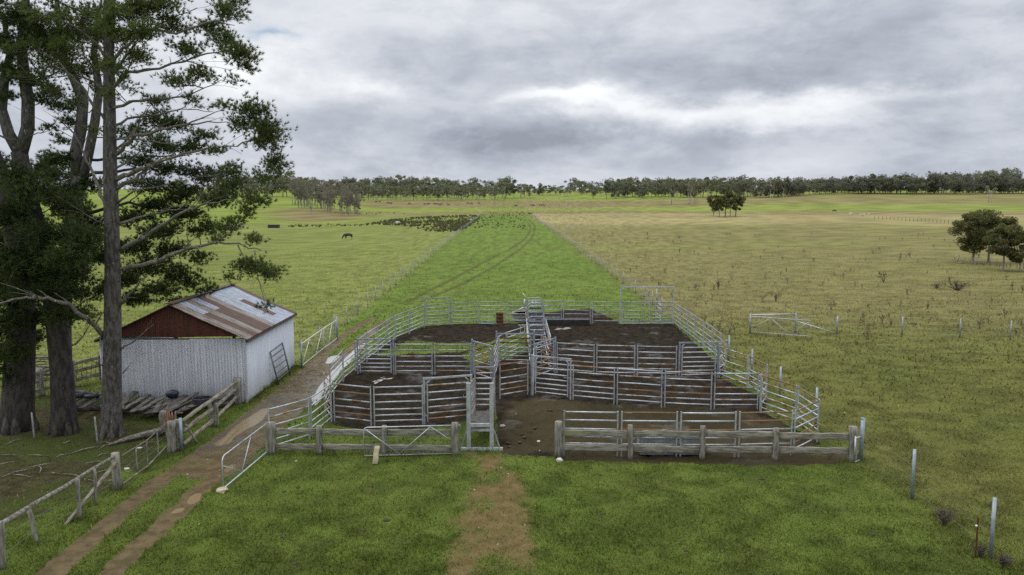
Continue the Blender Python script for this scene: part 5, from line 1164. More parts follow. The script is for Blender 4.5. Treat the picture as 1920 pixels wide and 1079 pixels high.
# ---------------------------------------------------------------- pines
def pine(name, label, base, trunk, tr_r, forks, limbs, blobs, leaf, bark, limb_bark, seed, dens=1.45, crownL=.155):
    """trunk: points; limbs: explicit bare branches; blobs: (centre, radii, count) of foliage reached by boughs off the trunk."""
    rs = random.Random(seed); r = np.random.default_rng(seed)
    t = thing(name, label, 'pine tree', base)
    mb = MB(); mb.tube(trunk, tr_r, 14, jitter=.07)
    for k in range(7):                      # root flare
        a = 6.283 * k / 7 + rs.uniform(-.2, .2); dv = Vector((math.cos(a), math.sin(a), 0)); b0 = Vector(trunk[0])
        mb.tube([b0 + dv * tr_r[0] * 1.15 + UP * -.05, b0 + dv * tr_r[0] * .9 + UP * .30, b0 + dv * tr_r[0] * .72 + UP * .9], [tr_r[0] * .22, tr_r[0] * .28, tr_r[0] * .16], 7, jitter=.2)
    tk = mb.build('trunk', bark, t)
    for pts, rad in forks:
        mb = MB(); mb.tube(pts, rad, 11, jitter=.06); mb.build('stem', M['bark_pale'], t)  # paler bark colour carries the stronger light on the upper stems
    stems_ = [(trunk, tr_r)] + list(forks)
    for pts, rad in limbs:
        mb = MB(); n = 10; P_ = []
        pts = [Vector(p) for p in pts]
        for i in range(len(pts) - 1):
            for s in range(4): P_.append(pts[i].lerp(pts[i + 1], s / 4) + Vector((rs.gauss(0, 1), rs.gauss(0, 1), rs.gauss(0, 1))) * rad * .35)
        P_.append(pts[-1]); R_ = [rad * (1 - .82 * i / (len(P_) - 1)) for i in range(len(P_))]
        mb.tube(P_, R_, 7, jitter=.12)
        for _ in range(max(2, int(len(P_) * .5))):
            i = rs.randrange(2, len(P_) - 1); d = (P_[i] - P_[i - 1]).normalized(); L = rs.uniform(.25, .9)
            e_ = P_[i] + (d + Vector((rs.gauss(0, .6), rs.gauss(0, .6), rs.gauss(.15, .5)))) * L; mb.tube([P_[i], P_[i].lerp(e_, .5) + UP * .04, e_], [R_[i] * .4, R_[i] * .3, .006], 5, cap=False)
        mb.build('branch', limb_bark, t)
    TC, TD, TS = [], [], []
    nodes = []                                # places a bough may start from: on the stems, the bare limbs and earlier boughs
    for pts, rr in stems_:
        for i in range(len(pts) - 1):
            for s in np.linspace(0, 1, 6): nodes.append((Vector(pts[i]).lerp(Vector(pts[i + 1]), s), rr[i] * .42, 0))
    for pts, rad in limbs:
        for i in range(1, len(pts) - 1): nodes.append((Vector(pts[i]), rad * .6, 1)); nodes.append((Vector(pts[i]).lerp(Vector(pts[i + 1]), .5), rad * .45, 1))
        nodes.append((Vector(pts[-1]), rad * .25, 1))
    def axis_d(c): return min((Vector(p) - c).length for pts, _ in stems_ for p in pts)
    for c, rad, n in sorted(((Vector(b[0]), b[1], b[2]) for b in blobs), key=lambda b: axis_d(b[0])):
        best = None
        for p, rr, kind in nodes:
            hd = math.hypot(p.x - c.x, p.y - c.y); want = c.z - .25 * hd; sc_ = (abs(p.z - want) * 1.0 + hd * .62) * (1.0 if kind else 1.12) + .15 * kind
            if kind and p.z > c.z + .6: sc_ += 1.0
            if best is None or sc_ < best[0]: best = (sc_, p, rr)
        p0 = best[1]; L = (c - p0).length; bb = MB()
        mid1 = p0.lerp(c, .35) + Vector((rs.gauss(0, .07), rs.gauss(0, .07), rs.gauss(-.05, .07))) * L; mid2 = p0.lerp(c, .7) + Vector((rs.gauss(0, .05), rs.gauss(0, .05), rs.gauss(-.04, .05))) * L
        r0 = min(best[2], .014 + .011 * L); path = [p0, mid1, mid2, c]; bb.tube([p0, p0.lerp(mid1, .5) + Vector((0, 0, rs.gauss(0, .03) * L)), mid1, mid1.lerp(mid2, .5) + Vector((0, 0, rs.gauss(0, .03) * L)), mid2, c], [r0, r0 * .85, r0 * .72, r0 * .6, r0 * .48, r0 * .2], 6, jitter=.1)
        nodes += [(mid1.lerp(mid2, .5), r0 * .55, 1), (mid2, r0 * .45, 1), (mid2.lerp(c, .6), r0 * .35, 1)]
        shade = rs.uniform(.1, .7); m_ = max(4, int(n * dens))
        for k in range(m_):
            s = rs.uniform(.5, 1.0); q = (path[1].lerp(path[2], (s - .35) / .35) if s < .7 else path[2].lerp(path[3], (s - .7) / .3))
            d = np.array([rs.gauss(0, 1), rs.gauss(0, 1), rs.gauss(0, 1)]); d /= np.linalg.norm(d); u = rs.random() ** .42
            e_ = c + Vector((d[0] * rad[0], d[1] * rad[1], d[2] * rad[2])) * u
            m2 = q.lerp(e_, .55) + Vector((0, 0, -.08 * (e_ - q).length)); bb.tube([q, m2, e_], [.012, .009, .005], 4, cap=False)
            tw = (e_ - m2).normalized(); nt_ = rs.randrange(7, 12)
            for g in range(nt_):
                f_ = rs.uniform(.3, 1.0) ** .8; base_ = q.lerp(m2, f_ * 2) if f_ < .5 else m2.lerp(e_, (f_ - .5) * 2)
                off = Vector((rs.gauss(0, 1), rs.gauss(0, 1), rs.gauss(.2, .6))) * .14
                TC.append(base_ + off); dd = tw * .6 + off.normalized() * .7 + UP * .5; TD.append(dd.normalized()); TS.append(min(1, max(0, shade + rs.gauss(0, .18))))
        bb.build('bough', limb_bark, t)
    TC, TD, TS = np.array(TC), np.array(TD), np.array(TS); K = 17; n = len(TC)
    D = np.repeat(TD, K, 0) + r.normal(0, .5, (n * K, 3)); D /= np.linalg.norm(D, axis=1)[:, None]
    Ln = crownL * (.6 + .6 * r.random(n * K)); Cc = np.repeat(TC, K, 0) + D * (Ln * .5)[:, None]
    cr = leaf_cloud('crown', Cc, D * (Ln * .5)[:, None], leaf, t, np.clip(np.repeat(TS, K) + r.normal(0, .12, n * K), 0, 1), wid=.13)
    for o in t.children:                       # from world places to places on the tree
        if o.name.startswith('crown'):
            co = np.empty(len(o.data.vertices) * 3, np.float32); o.data.vertices.foreach_get('co', co); co = co.reshape(-1, 3) - np.array(base, np.float32); o.data.vertices.foreach_set('co', co.ravel())
    return t
def PB(Y, lst, den=1.0, gr=1.0, dy=0.0):
    """Foliage clumps measured in the photograph at distance Y: (x, y, rx, ry[, dY])."""
    out = []
    for b in lst:
        px, py, rx, ry = b[:4]; y_ = Y + dy + (b[4] if len(b) > 4 else 0); s = y_ / F_PX * gr
        out.append((at_y(px, py, y_), (rx * s, max(rx, ry) * s * .9, ry * s), den * (rx * ry) / 24.0)); 
    return out
def PL_(Y, pts): return [at_y(p[0], p[1], Y + (p[2] if len(p) > 2 else 0)) for p in pts]
def s_(px, Y): return px / 2 * Y / F_PX
# A: the tall front pine with the grey lichened trunk
qA = at(209, 818); YA = qA.y
trA = [qA - UP * .2] + PL_(YA, [(209, 790), (210, 700), (211, 600), (211, 500), (209, 400), (206, 300), (205, 200), (204, 100), (206, 0), (208, -120), (210, -260)])
rA_ = [s_(42, YA), s_(38, YA), s_(34, YA), s_(31, YA), s_(28, YA), s_(26, YA), s_(24, YA), s_(21, YA), s_(18, YA), s_(20, YA), s_(14, YA), s_(6, YA)]
limA = [([(218, 290), (252, 256, -.5), (300, 243, -1), (352, 233, -1.2), (425, 229, -1.2)], 8), ([(222, 336), (262, 316, -.4), (292, 304, -.8), (366, 283, -1), (445, 275, -1.2)], 10), ([(222, 352), (262, 330, .4), (300, 300, .9), (330, 288, 1.2)], 8),
        ([(226, 470), (270, 445, -.5), (330, 403, -1), (375, 386, -1.4), (440, 376, -1.6)], 9), ([(228, 504), (300, 488, -.6), (352, 466, -1), (405, 455, -1.3), (445, 456, -1.4), (490, 470, -1.5)], 9), ([(445, 460, -1.4), (462, 490, -1.5), (450, 520, -1.5)], 3), ([(478, 470, -1.5), (482, 515, -1.6), (492, 548, -1.7), (500, 580, -1.7)], 3),
        ([(224, 572), (248, 546, -.4), (276, 516, -.8)], 7), ([(197, 632), (160, 596, -.8), (128, 572, -1.4), (90, 560, -1.8), (50, 559, -2), (0, 568, -2.2), (-60, 585, -2.4)], 10), ([(197, 384), (182, 345, .4), (168, 312, .6), (150, 272, .8), (132, 245, 1), (107, 221, 1)], 7), ([(197, 424), (178, 412, -.4), (160, 402, -.6), (150, 391, -.8)], 4),
        ([(208, 290), (232, 268, .3), (258, 240, .4), (275, 202, .5)], 6), ([(200, 226), (178, 205, -.3), (150, 160, -.5), (125, 130, -.6), (90, 105, -.8)], 7), ([(210, 205), (250, 190, -.5), (310, 185, -.8), (350, 182, -1), (415, 150, -1.2)], 6), ([(212, 165), (240, 135, -.4), (300, 128, -.8), (390, 100, -1.2), (460, 92, -1.5)], 7), ([(214, 110), (250, 75, .4), (300, 45, .8), (370, 15, 1)], 7),
        ([(220, 380), (250, 360, -.5), (300, 350, -.9)], 5), ([(230, 700), (240, 690, -.3), (246, 680, -.4)], 2.5), ([(226, 655), (262, 632, -.4), (288, 608, -.7)], 4), ([(196, 690), (182, 680, -.5), (166, 676, -.8)], 3), ([(206, 120), (180, 80, -.3), (140, 50, -.6), (90, 30, -.8), (40, 20, -1)], 6), ([(206, 60), (170, 30, .4), (110, 5, .7), (60, -20, 1)], 6), ([(204, 175), (170, 150, .4), (130, 140, .7), (70, 150, 1)], 5), ([(203, 250), (180, 240, .4), (150, 235, .7), (118, 245, .9)], 4), ([(211, 240), (240, 222, .6), (290, 216, .9), (340, 205, 1.1), (400, 210, 1.3)], 5.5), ([(212, 140), (240, 100, -.5), (262, 70, -.8), (275, 20, -1)], 6), ([(212, 80), (260, 55, -.6), (330, 62, -1), (400, 40, -1.3), (440, 48, -1.5)], 6), ([(213, 30), (250, -5, -.5), (320, -30, -.9)], 6), ([(212, 320), (246, 300, .6), (285, 262, .9)], 5), ([(218, 262), (260, 262, .5), (310, 270, .8), (356, 262, 1)], 4.5), ([(300, 128, -.8), (340, 112, -.9), (372, 122, -1), (415, 128, -1.1)], 3), ([(350, 233, -1.2), (395, 215, -1.3), (430, 200, -1.3)], 3), ([(222, 420), (262, 408, .6), (330, 395, 1.2), (352, 380, 1.4)], 6)]
blA = PB(YA - 1, [(500, 250, 40, 45), (478, 205, 34, 20), (520, 300, 22, 26), (455, 235, 30, 20), (500, 325, 28, 16, -.3), (485, 372, 26, 16), (462, 392, 18, 14), (435, 318, 34, 14, .6), (420, 195, 22, 10), (400, 285, 26, 10),
                  (450, 100, 34, 26, -.5), (420, 75, 30, 20), (470, 120, 18, 20), (395, 50, 34, 18, .5), (430, 20, 36, 22), (445, -10, 26, 20), (350, 90, 38, 18), (330, 45, 36, 22, .8), (270, 60, 38, 24, -.8), (300, 10, 46, 24), (380, 140, 36, 14), (440, 150, 16, 10), (330, 150, 36, 14, -.5), (290, 190, 30, 12, .6), (360, 190, 24, 10), (260, 110, 30, 22, .8), (250, 20, 40, 30),
                  (480, 500, 34, 24, -.3), (510, 512, 22, 18, -.4), (452, 500, 20, 14), (436, 521, 13, 9), (498, 572, 11, 12, -.5), (478, 452, 24, 12), (430, 425, 26, 16), (455, 408, 16, 10), (410, 445, 18, 10)], .62, 1.12) + \
      PB(YA + .5, [(150, 60, 46, 34), (95, 85, 44, 28), (40, 70, 44, 34), (20, 25, 40, 34), (110, 20, 46, 28), (175, 110, 32, 22), (120, 125, 36, 18), (60, 120, 40, 18), (215, 70, 36, 26), (190, 20, 40, 28), (165, 160, 28, 12), (240, 160, 28, 12)], .32, 1.35) + PB(YA, [(207, 118, 26, 14, -2), (218, 62, 30, 18, -2), (196, 40, 26, 16, -1.8), (222, 15, 30, 16, -2), (200, 178, 16, 8, -1.6), (230, 140, 20, 10, -1.5)], .5, 1.1) + PB(YA + .3, [(45, 135, 34, 16, -1.2), (25, 95, 30, 20, -1.2), (140, 195, 26, 10), (165, 245, 18, 9), (110, 170, 34, 14, -1), (70, 90, 36, 20, -1), (130, 90, 40, 22, -1), (160, 30, 40, 26, -1), (80, 30, 40, 26, -1.2)], .35, 1.25) + \
      PB(YA, [(200, -60, 90, 50), (320, -60, 80, 50), (100, -70, 80, 50), (210, -180, 90, 60)], .35)
pine('pine_tree', 'tallest pine with a pale lichened trunk standing in front of the shed', qA, trA, rA_, [], [(PL_(YA, p), w / 2 * YA / F_PX) for p, w in limA], blA, M['needles'], M['bark_pale'], M['limb_pale'], 3)
# B: second trunk, leaning left and forking against the sky
qB = at(120, 812); YB = qB.y
trB = [qB - UP * .2] + PL_(YB, [(120, 780), (116, 700), (108, 620), (98, 540), (82, 470), (62, 400), (46, 340), (36, 285)])
rB_ = [s_(50, YB), s_(45, YB), s_(40, YB), s_(38, YB), s_(36, YB), s_(35, YB), s_(31, YB), s_(28, YB), s_(28, YB)]
fkB = [(PL_(YB, [(38, 290), (52, 240), (53, 190), (45, 140), (40, 90), (48, 20), (50, -80)]), [s_(24, YB), s_(23, YB), s_(22, YB), s_(20, YB), s_(18, YB), s_(14, YB), s_(6, YB)]), (PL_(YB, [(36, 285), (16, 250), (3, 205), (8, 150), (20, 100), (5, 30)]), [s_(22, YB), s_(20, YB), s_(18, YB), s_(16, YB), s_(13, YB), s_(6, YB)])]
limB = [([(60, 395), (30, 375, -.6), (0, 345, -1), (-30, 330, -1)], 8), ([(75, 455), (45, 410, .4), (20, 385, .6), (-10, 375, 1)], 9), ([(70, 480), (40, 470, -.6), (0, 455, -1)], 6), ([(55, 160), (100, 140, -.4), (140, 120, -.6)], 5), ([(30, 270), (0, 255, -.4), (-30, 250, -.6)], 6), ([(96, 556), (70, 545, -.8), (30, 540, -1.2)], 4), ([(88, 500), (60, 480, -.8), (0, 478, -1.4)], 4), ([(112, 660), (150, 640, .5), (175, 600, .8)], 5)]
blB = PB(YB, [(40, 330, 36, 24, -.8), (15, 400, 40, 30, -.5), (110, 330, 34, 20, 1), (120, 380, 40, 26, .6), (60, 420, 40, 22, .8), (130, 440, 40, 24), (30, 480, 40, 22, -1), (90, 500, 44, 24, -.8), (150, 490, 34, 22, 1), (110, 540, 40, 22, -1), (50, 550, 36, 20, -1), (150, 545, 30, 18, .5), (15, 600, 28, 24, -.6), (80, 595, 36, 18, 1.2),
              (20, 130, 30, 18), (60, 150, 36, 12), (85, 190, 20, 10), (30, 30, 34, 24), (70, 60, 30, 22), (90, 240, 14, 8), (10, 180, 22, 12), (0, 80, 30, 24), (150, 440, 40, 30, -1), (60, 360, 44, 30, -1), (130, 480, 44, 26, -1.4), (70, 440, 40, 30, -1.2), (20, 500, 44, 26, -1.2), (120, 590, 36, 18, -.8)], .9, 1.25, -.4) + PB(YB, [(40, -60, 80, 50), (-40, 0, 60, 60)], .3)
pine('pine_tree', 'second pine from the right, its dark trunk leaning left and forking against the sky', qB, trB, rB_, fkB, [(PL_(YB, p), w / 2 * YB / F_PX) for p, w in limB], blB, M['needles_dark'], M['bark'], M['limb_pale'], 4)
# C: thick dark trunk at the left edge
qC = at(32, 806); YC = qC.y
trC = [qC - UP * .2] + PL_(YC, [(32, 770), (36, 690), (42, 600), (36, 500), (25, 400), (-10, 300), (-60, 180), (-90, 40)])
rC_ = [s_(66, YC), s_(58, YC), s_(52, YC), s_(48, YC), s_(44, YC), s_(36, YC), s_(28, YC), s_(20, YC), s_(8, YC)]
limC = [([(30, 640), (60, 610, -.6), (100, 596, -1)], 4), ([(40, 560), (10, 520, -.5), (-20, 510, -1)], 6)]
blC = PB(YC + .5, [(-20, 320, 50, 40), (10, 450, 40, 26, 1), (60, 470, 40, 24, 1.6), (10, 530, 34, 26), (70, 530, 36, 22, 1.6), (0, 660, 26, 30, -.5), (15, 700, 22, 26, -.6), (50, 580, 34, 22, .8), (60, 625, 30, 22, 1), (5, 620, 26, 26, -.6), (-40, 460, 40, 60), (-60, 150, 60, 70), (20, 560, 40, 24, -1), (50, 510, 40, 26, -1), (30, 660, 30, 20, -1)], .9, 1.2, -.3)
pine('pine_tree', 'thick dark pine trunk at the left edge with needles hanging low', qC, trC, rC_, [], [(PL_(YC, p), w / 2 * YC / F_PX) for p, w in limC], blC, M['needles_dark'], M['bark'], M['bark'], 5)
# D: the pine behind, twin stems and layered dark boughs over the shed
qD = at(117, 728); YD = qD.y
trD = [qD - UP * .2] + PL_(YD, [(117, 700), (117, 600), (124, 500), (136, 410), (147, 330)])
rD_ = [s_(38, YD), s_(34, YD), s_(30, YD), s_(28, YD), s_(27, YD), s_(26, YD), s_(26, YD)]
fkD = [(PL_(YD, [(146, 330), (142, 290), (152, 240), (156, 190), (140, 150), (120, 110), (110, 40), (100, -80)]), [s_(22, YD), s_(22, YD), s_(21, YD), s_(19, YD), s_(17, YD), s_(13, YD), s_(10, YD), s_(4, YD)]), (PL_(YD, [(152, 350), (166, 290), (178, 230), (186, 170), (176, 100), (190, 0)]), [s_(18, YD), s_(17, YD), s_(16, YD), s_(14, YD), s_(11, YD), s_(4, YD)])]
limD = [([(168, 300), (230, 296, .5), (300, 293, 1), (360, 290, 1)], 6), ([(160, 330), (230, 320, -.5), (310, 312, -1), (400, 320, -1.2)], 7), ([(160, 400), (240, 380, .4), (320, 395, .8), (400, 420, 1)], 7)]
blD = PB(YD, [(300, 220, 44, 14), (260, 245, 40, 14, 1), (330, 235, 40, 16), (390, 250, 30, 12), (290, 270, 50, 16, -1), (350, 275, 44, 16), (260, 300, 44, 16), (320, 315, 56, 16), (390, 325, 46, 16, 1), (280, 340, 50, 16, -1), (440, 345, 30, 14), (340, 360, 60, 18), (410, 370, 44, 18, -.8), (290, 385, 50, 18, 1), (350, 400, 50, 18), (250, 410, 44, 20), (310, 430, 52, 18, -1), (380, 430, 34, 18), (260, 460, 46, 20), (330, 465, 40, 18, .8), (290, 500, 48, 20), (240, 520, 40, 22, 1), (340, 510, 38, 18), (310, 540, 46, 18, -.8), (260, 560, 44, 18), (365, 530, 30, 12), (390, 545, 26, 8), (330, 568, 34, 8), (380, 480, 22, 14),
              (130, 300, 22, 16), (110, 260, 14, 12), (125, 200, 30, 14), (95, 170, 34, 14), (150, 130, 34, 16), (210, 130, 30, 14), (120, 70, 40, 30), (180, 60, 40, 30), (90, 110, 34, 16), (130, 230, 26, 10), (100, 300, 40, 20), (70, 320, 40, 24), (160, 350, 40, 22), (170, 420, 36, 26), (190, 480, 36, 26), (200, 540, 34, 22), (150, 590, 36, 18), (110, 360, 50, 24, -1), (140, 400, 40, 30, -1), (170, 450, 40, 24, -1), (130, 520, 44, 24, -1)], .8, 1.15)
pine('pine_tree', 'twin stemmed pine behind the others with layered dark boughs over the shed', qD, trD, rD_, fkD, [(PL_(YD, p), w / 2 * YD / F_PX) for p, w in limD], blD, M['needles_dark'], M['bark_pale'], M['bark'], 6, crownL=.18)

# ---------------------------------------------------------------- rushes, weeds and scrub
def rush_bed(name, label, spots, hgt, seed):
    r = np.random.default_rng(seed); C, U, S = [], [], []
    for (x, y) in spots:
        n = 42; h = hgt * r.uniform(.6, 1.3); a = r.random(n) * 6.283; l = .12 + .75 * r.random(n); d = np.stack([np.cos(a) * np.sin(l), np.sin(a) * np.sin(l), np.cos(l)], 1)
        Ln = h * (.5 + .5 * r.random(n)); b = np.array([x, y, tz(x, y) - .03]) + np.stack([r.normal(0, .12, n), r.normal(0, .12, n), np.zeros(n)], 1) * hgt
        C.append(b + d * (Ln / 2)[:, None]); U.append(d * (Ln / 2)[:, None]); S.append(np.clip(r.uniform(.1, .7) + r.normal(0, .2, n), 0, 1))
    return tag(leaf_cloud(name, np.concatenate(C), np.concatenate(U), M['rush'], None, np.concatenate(S), wid=.14), label, 'rushes', None, 'stuff')
RB = xy([(690,421),(735,412),(800,407),(880,405),(903,405),(870,432),(845,436),(800,434),(770,426)])
r = np.random.default_rng(5); lo, hi = np.min(RB, axis=0), np.max(RB, axis=0); S_ = lo + r.random((2600, 2)) * (hi - lo); S_ = S_[(poly_sd(S_, RB) > 0) & (fbm(S_[:, 0] / 9, S_[:, 1] / 14, 3) > .36)][:900]
tail = np.array([tuple(at(540 + 160 * k / 60 + r.normal(0, 3), 425 - 2 * k / 60 + r.normal(0, 1.2))[:2]) for k in range(60)])
rush_bed('rushes', 'bed of dark brown rushes beyond the left pasture', np.concatenate([S_, tail]), .85, 7)
LB = np.array([tuple(at(r.uniform(890, 985), 403 + 26 * r.random() ** 1.3)[:2]) for _ in range(150)]); LB = LB[(LB[:, 0] > LINE_L(LB[:, 1]) + 1)]
rush_bed('rushes', 'scattered dark tussocks of rush at the far end of the green lane', LB, .6, 8)
BRN = np.array([tuple(at(r.uniform(915, 1000) if k % 3 else r.uniform(640, 760), 398 + r.random() * 4)[:2]) for k in range(80)]); rush_bed('rushes', 'brown strip of rushes across the gully beyond the lane', BRN, .7, 9)
def weed_mesh(seed, h, n, spread, twigs=3):
    rs = random.Random(seed); mb = MB()
    for _ in range(n):
        a = rs.uniform(0, 6.283); e_ = Vector((math.cos(a) * spread * rs.random(), math.sin(a) * spread * rs.random(), h * rs.uniform(.55, 1.0))); b = Vector((rs.gauss(0, .04), rs.gauss(0, .04), -.02)); m_ = b.lerp(e_, .5) + Vector((rs.gauss(0, .04), rs.gauss(0, .04), .03))
        mb.tube([b, m_, e_], [.014, .011, .005], 4, cap=False)
        for _ in range(twigs):
            p = m_.lerp(e_, rs.random()); mb.tube([p, p + Vector((rs.gauss(0, .12), rs.gauss(0, .12), rs.uniform(.02, .2)))], [.010, .012], 4, cap=False)
    me = bpy.data.meshes.new('weed'); me.from_pydata(mb.v, [], mb.f); me.materials.append(M['weed']); return me
WM = [weed_mesh(k, .62, 3 + k % 5, .18 + .05 * (k % 4)) for k in range(8)]
rs = random.Random(77)
def weed(px, py, s, label=None, group=None, me=None, name='dead_weed', cat='weed'):
    q = at(px, py); o = bpy.data.objects.new(name, me or rs.choice(WM)); COL.objects.link(o); o.location = q; o.rotation_euler = (0, 0, rs.uniform(0, 6.28)); o.scale = (s, s, s); return tag(o, label, cat, group)
for k in range(285):
    py = 440 + 200 * rs.random() ** 1.35; lo = 985 + (py - 400) * 1.32; px = rs.uniform(lo + 40, 1990)
    if 1375 < px < 1600 and py > 585: continue
    if rs.random() > .35 + .65 * float(fbm(np.array([px / 90]), np.array([py / 14]), 17)[0] > .45): continue
    weed(px, py, rs.uniform(.5, 1.25), 'dead brown weed stalks standing in the tan right hand paddock', 'dead weeds of the right paddock')
weed(1657, 530, 2.0, 'tall dead thistle standing out in the middle of the right paddock'); weed(1347, 541, 1.5, 'lone upright dark weed just beyond the double gate')
for k in range(26):     # bramble heap
    pass
BM = weed_mesh(99, 1.0, 46, 1.5, 4)
o = weed(1795, 545, 1.0, 'dark heap of dead brambles in the right paddock', None, BM, 'bramble', 'shrub'); o.scale = (1.5, 1.0, 1.0); o = weed(1756, 541, .6, 'smaller dead bramble left of the dark bramble heap', None, BM, 'bramble', 'shrub')
DS = weed_mesh(55, .6, 30, .42, 4)
weed(1770, 985, .75, 'bare twiggy shrub in the grass between two steel posts', None, DS, 'dead_shrub', 'shrub'); weed(1882, 1066, .6, 'small bare twigs beside the rightmost steel post', None, DS, 'dead_shrub', 'shrub'); weed(1838, 1045, .5, 'thin dry weeds at the foot of the dark star post', None, DS, 'dead_shrub', 'shrub')
# ---------------------------------------------------------------- wire fences along the lane
def wire_fence(label, line, y0, y1, step, ph, h=1.35, r=.028, gaps=(), m='post_steel'):
    q0 = Vector((line(y0), y0, tz(line(y0), y0))); t = thing('wire_fence', label, 'fence', q0)
    ys_ = list(np.arange(y0, y1, step)); pts = []
    for yy in ys_:
        x_ = line(yy) + random.uniform(-.03, .03); q = Vector((x_, yy, tz(x_, yy))); pts.append(q)
        mb = MB(); mb.tube([q - UP * .03, q + Vector((random.uniform(-.03, .03), 0, h + random.uniform(-.05, .05)))], r, 6); mb.build('post', M[m], t)
    mb = MB()
    for z in (.15, .38, .6, .82, 1.05, 1.25):
        for a_, b_ in zip(pts, pts[1:]): mb.tube([a_ + UP * z, b_ + UP * z], .0045, 4, cap=False)
    mb.build('wire', M['wire'], t); return t
wire_fence('long wire fence on steel posts along the left side of the green lane', LINE_L, 49.5, 388, 4.35, 0)
wire_fence('long wire fence on steel posts along the right side of the green lane', LINE_R, 63.5, 392, 4.35, 0)
nr = [at(1857, 1048), at(1709.5, 936), at(1529, 802), at(1462, 746), at(1409, 710), at(1366, 680), at(1231, 580)]
t = thing('wire_fence', 'thin wire fence on seven steel posts running past the right side of the yards', 'fence', nr[0])
for q, yt in zip(nr, (934, 843, 727, 688, 655, 629, 528)):
    mb = MB(); h = topz(q.x / q.y * F_PX + CX, q, yt); mb.tube([q - UP * .03, q + UP * (min(h, 1.75))], .05, 10); mb.build('post', M['post_steel'], t)
mb = MB()
for z in (.3, .7, 1.1):
    for a_, b_ in zip(nr, nr[1:]): mb.tube([a_ + UP * z, b_ + UP * z], .0025, 4, cap=False)
mb.build('wire', M['wire'], t)
q = at(1829, 1045); t = thing('star_post', 'short dark brown star post with a white insulator, left of the last steel post', 'post', q)
mb = MB(); mb.bar(q, q + UP * 1.12, .045, .012); mb.bar(q + Vector((0, -.012, 0)), q + Vector((0, -.012, 1.12)), .012, .04); mb.build('post', M['dark_rust'], t, False)
mb = MB(); mb.lathe(q + Vector((-.05, -.03, .86)), [(.0, 0), (.03, .01), (.035, .04), (.0, .06)], 10); mb.build('insulator', M['white'], t)
# distant fences
bf = [at(1640 + 160 * k / 22, 411 + 9 * k / 22) for k in range(23)]; t = thing('boundary_fence', 'distant thin fence crossing behind the group of trees on the right', 'fence', bf[0])
for q in bf: mb = MB(); mb.tube([q, q + UP * 1.3], .09, 5); mb.build('post', M['wood_post'], t)
mb = MB()
for a_, b_ in zip(bf, bf[1:]):
    for z in (.5, 1.1): mb.tube([a_ + UP * z, b_ + UP * z], .012, 4, cap=False)
mb.build('wire', M['wire'], t)
tf = [at(1794 + 12.5 * k, 494 + 1.1 * k) for k in range(11)]; t = thing('tree_guard_fence', 'small fence of dark posts round the group of trees on the right', 'fence', tf[0])
for k, q in enumerate(tf): mb = MB(); mb.tube([q, q + Vector((.35 if k == 0 else 0, 0, 1.15))], .07 if k == 0 else .045, 6); mb.build('post', M['grey_bark'], t)
mb = MB(); mb.tube([tf[0] + UP * .1, tf[1] + Vector((0, 0, .05))], .05, 5); mb.build('strut', M['grey_bark'], t)
mb = MB()
for a_, b_ in zip(tf, tf[1:]):
    for z in (.4, .8): mb.tube([a_ + UP * z, b_ + UP * z], .006, 4, cap=False)
mb.build('wire', M['wire'], t)
A, B = at(1059, 432), at(1082, 432); mesh_gate(A, B, 'small far gate standing alone in the right paddock beside the lane fence', 1.3, .1, ((.0, .97), (.3, .05), (.5, .9)), group=None)
# dark low rails left beyond the pasture
A, B = at(406, 431), at(452, 431); t = thing('rail_fence', 'low dark timber stockyard rails beyond the left pasture', 'fence', A)
for k in range(7): post(t, A.lerp(B, k / 6), 1.3, .16, m='plank_dark' if 'plank_dark' in M else 'wood_post')
for z in (.35, .75, 1.15): rail(t, A + UP * z, B + UP * z, .2, .07, 'plank_dark')
A, B = at(507, 428), at(520, 427); t = thing('water_tank', 'dark square tank standing beyond the left pasture', 'tank', A)
mb = MB(); c_ = (A + B) / 2; w_ = (B - A).length / 2; mb.add([c_ + Vector((sx * w_, sy * w_ * .6, z)) for z in (0, .9) for sx, sy in ((-1, -1), (1, -1), (1, 1), (-1, 1))], [(3, 2, 1, 0), (4, 5, 6, 7), (0, 1, 5, 4), (1, 2, 6, 5), (2, 3, 7, 6), (3, 0, 4, 7)]); mb.build('body', M['rubber'], t, False)
mb = MB(); mb.bar(c_ + Vector((-w_ - .1, 0, .93)), c_ + Vector((w_ + .1, 0, .93)), w_ * 1.35, .07); mb.build('lid', M['plank_dark'], t, False)
for k, (px, py) in enumerate(((434, 427), (449, 427))): 
    q = at(px, py); mb = MB(); mb.lathe(q, [(.3, 0), (.32, .9), (.3, .95), (0, .97)], 14); tag(mb.build('drum', M['white'], None, True, q), ('left' if k == 0 else 'right') + ' one of two white drums beside the low dark stockyard rails', 'drum')

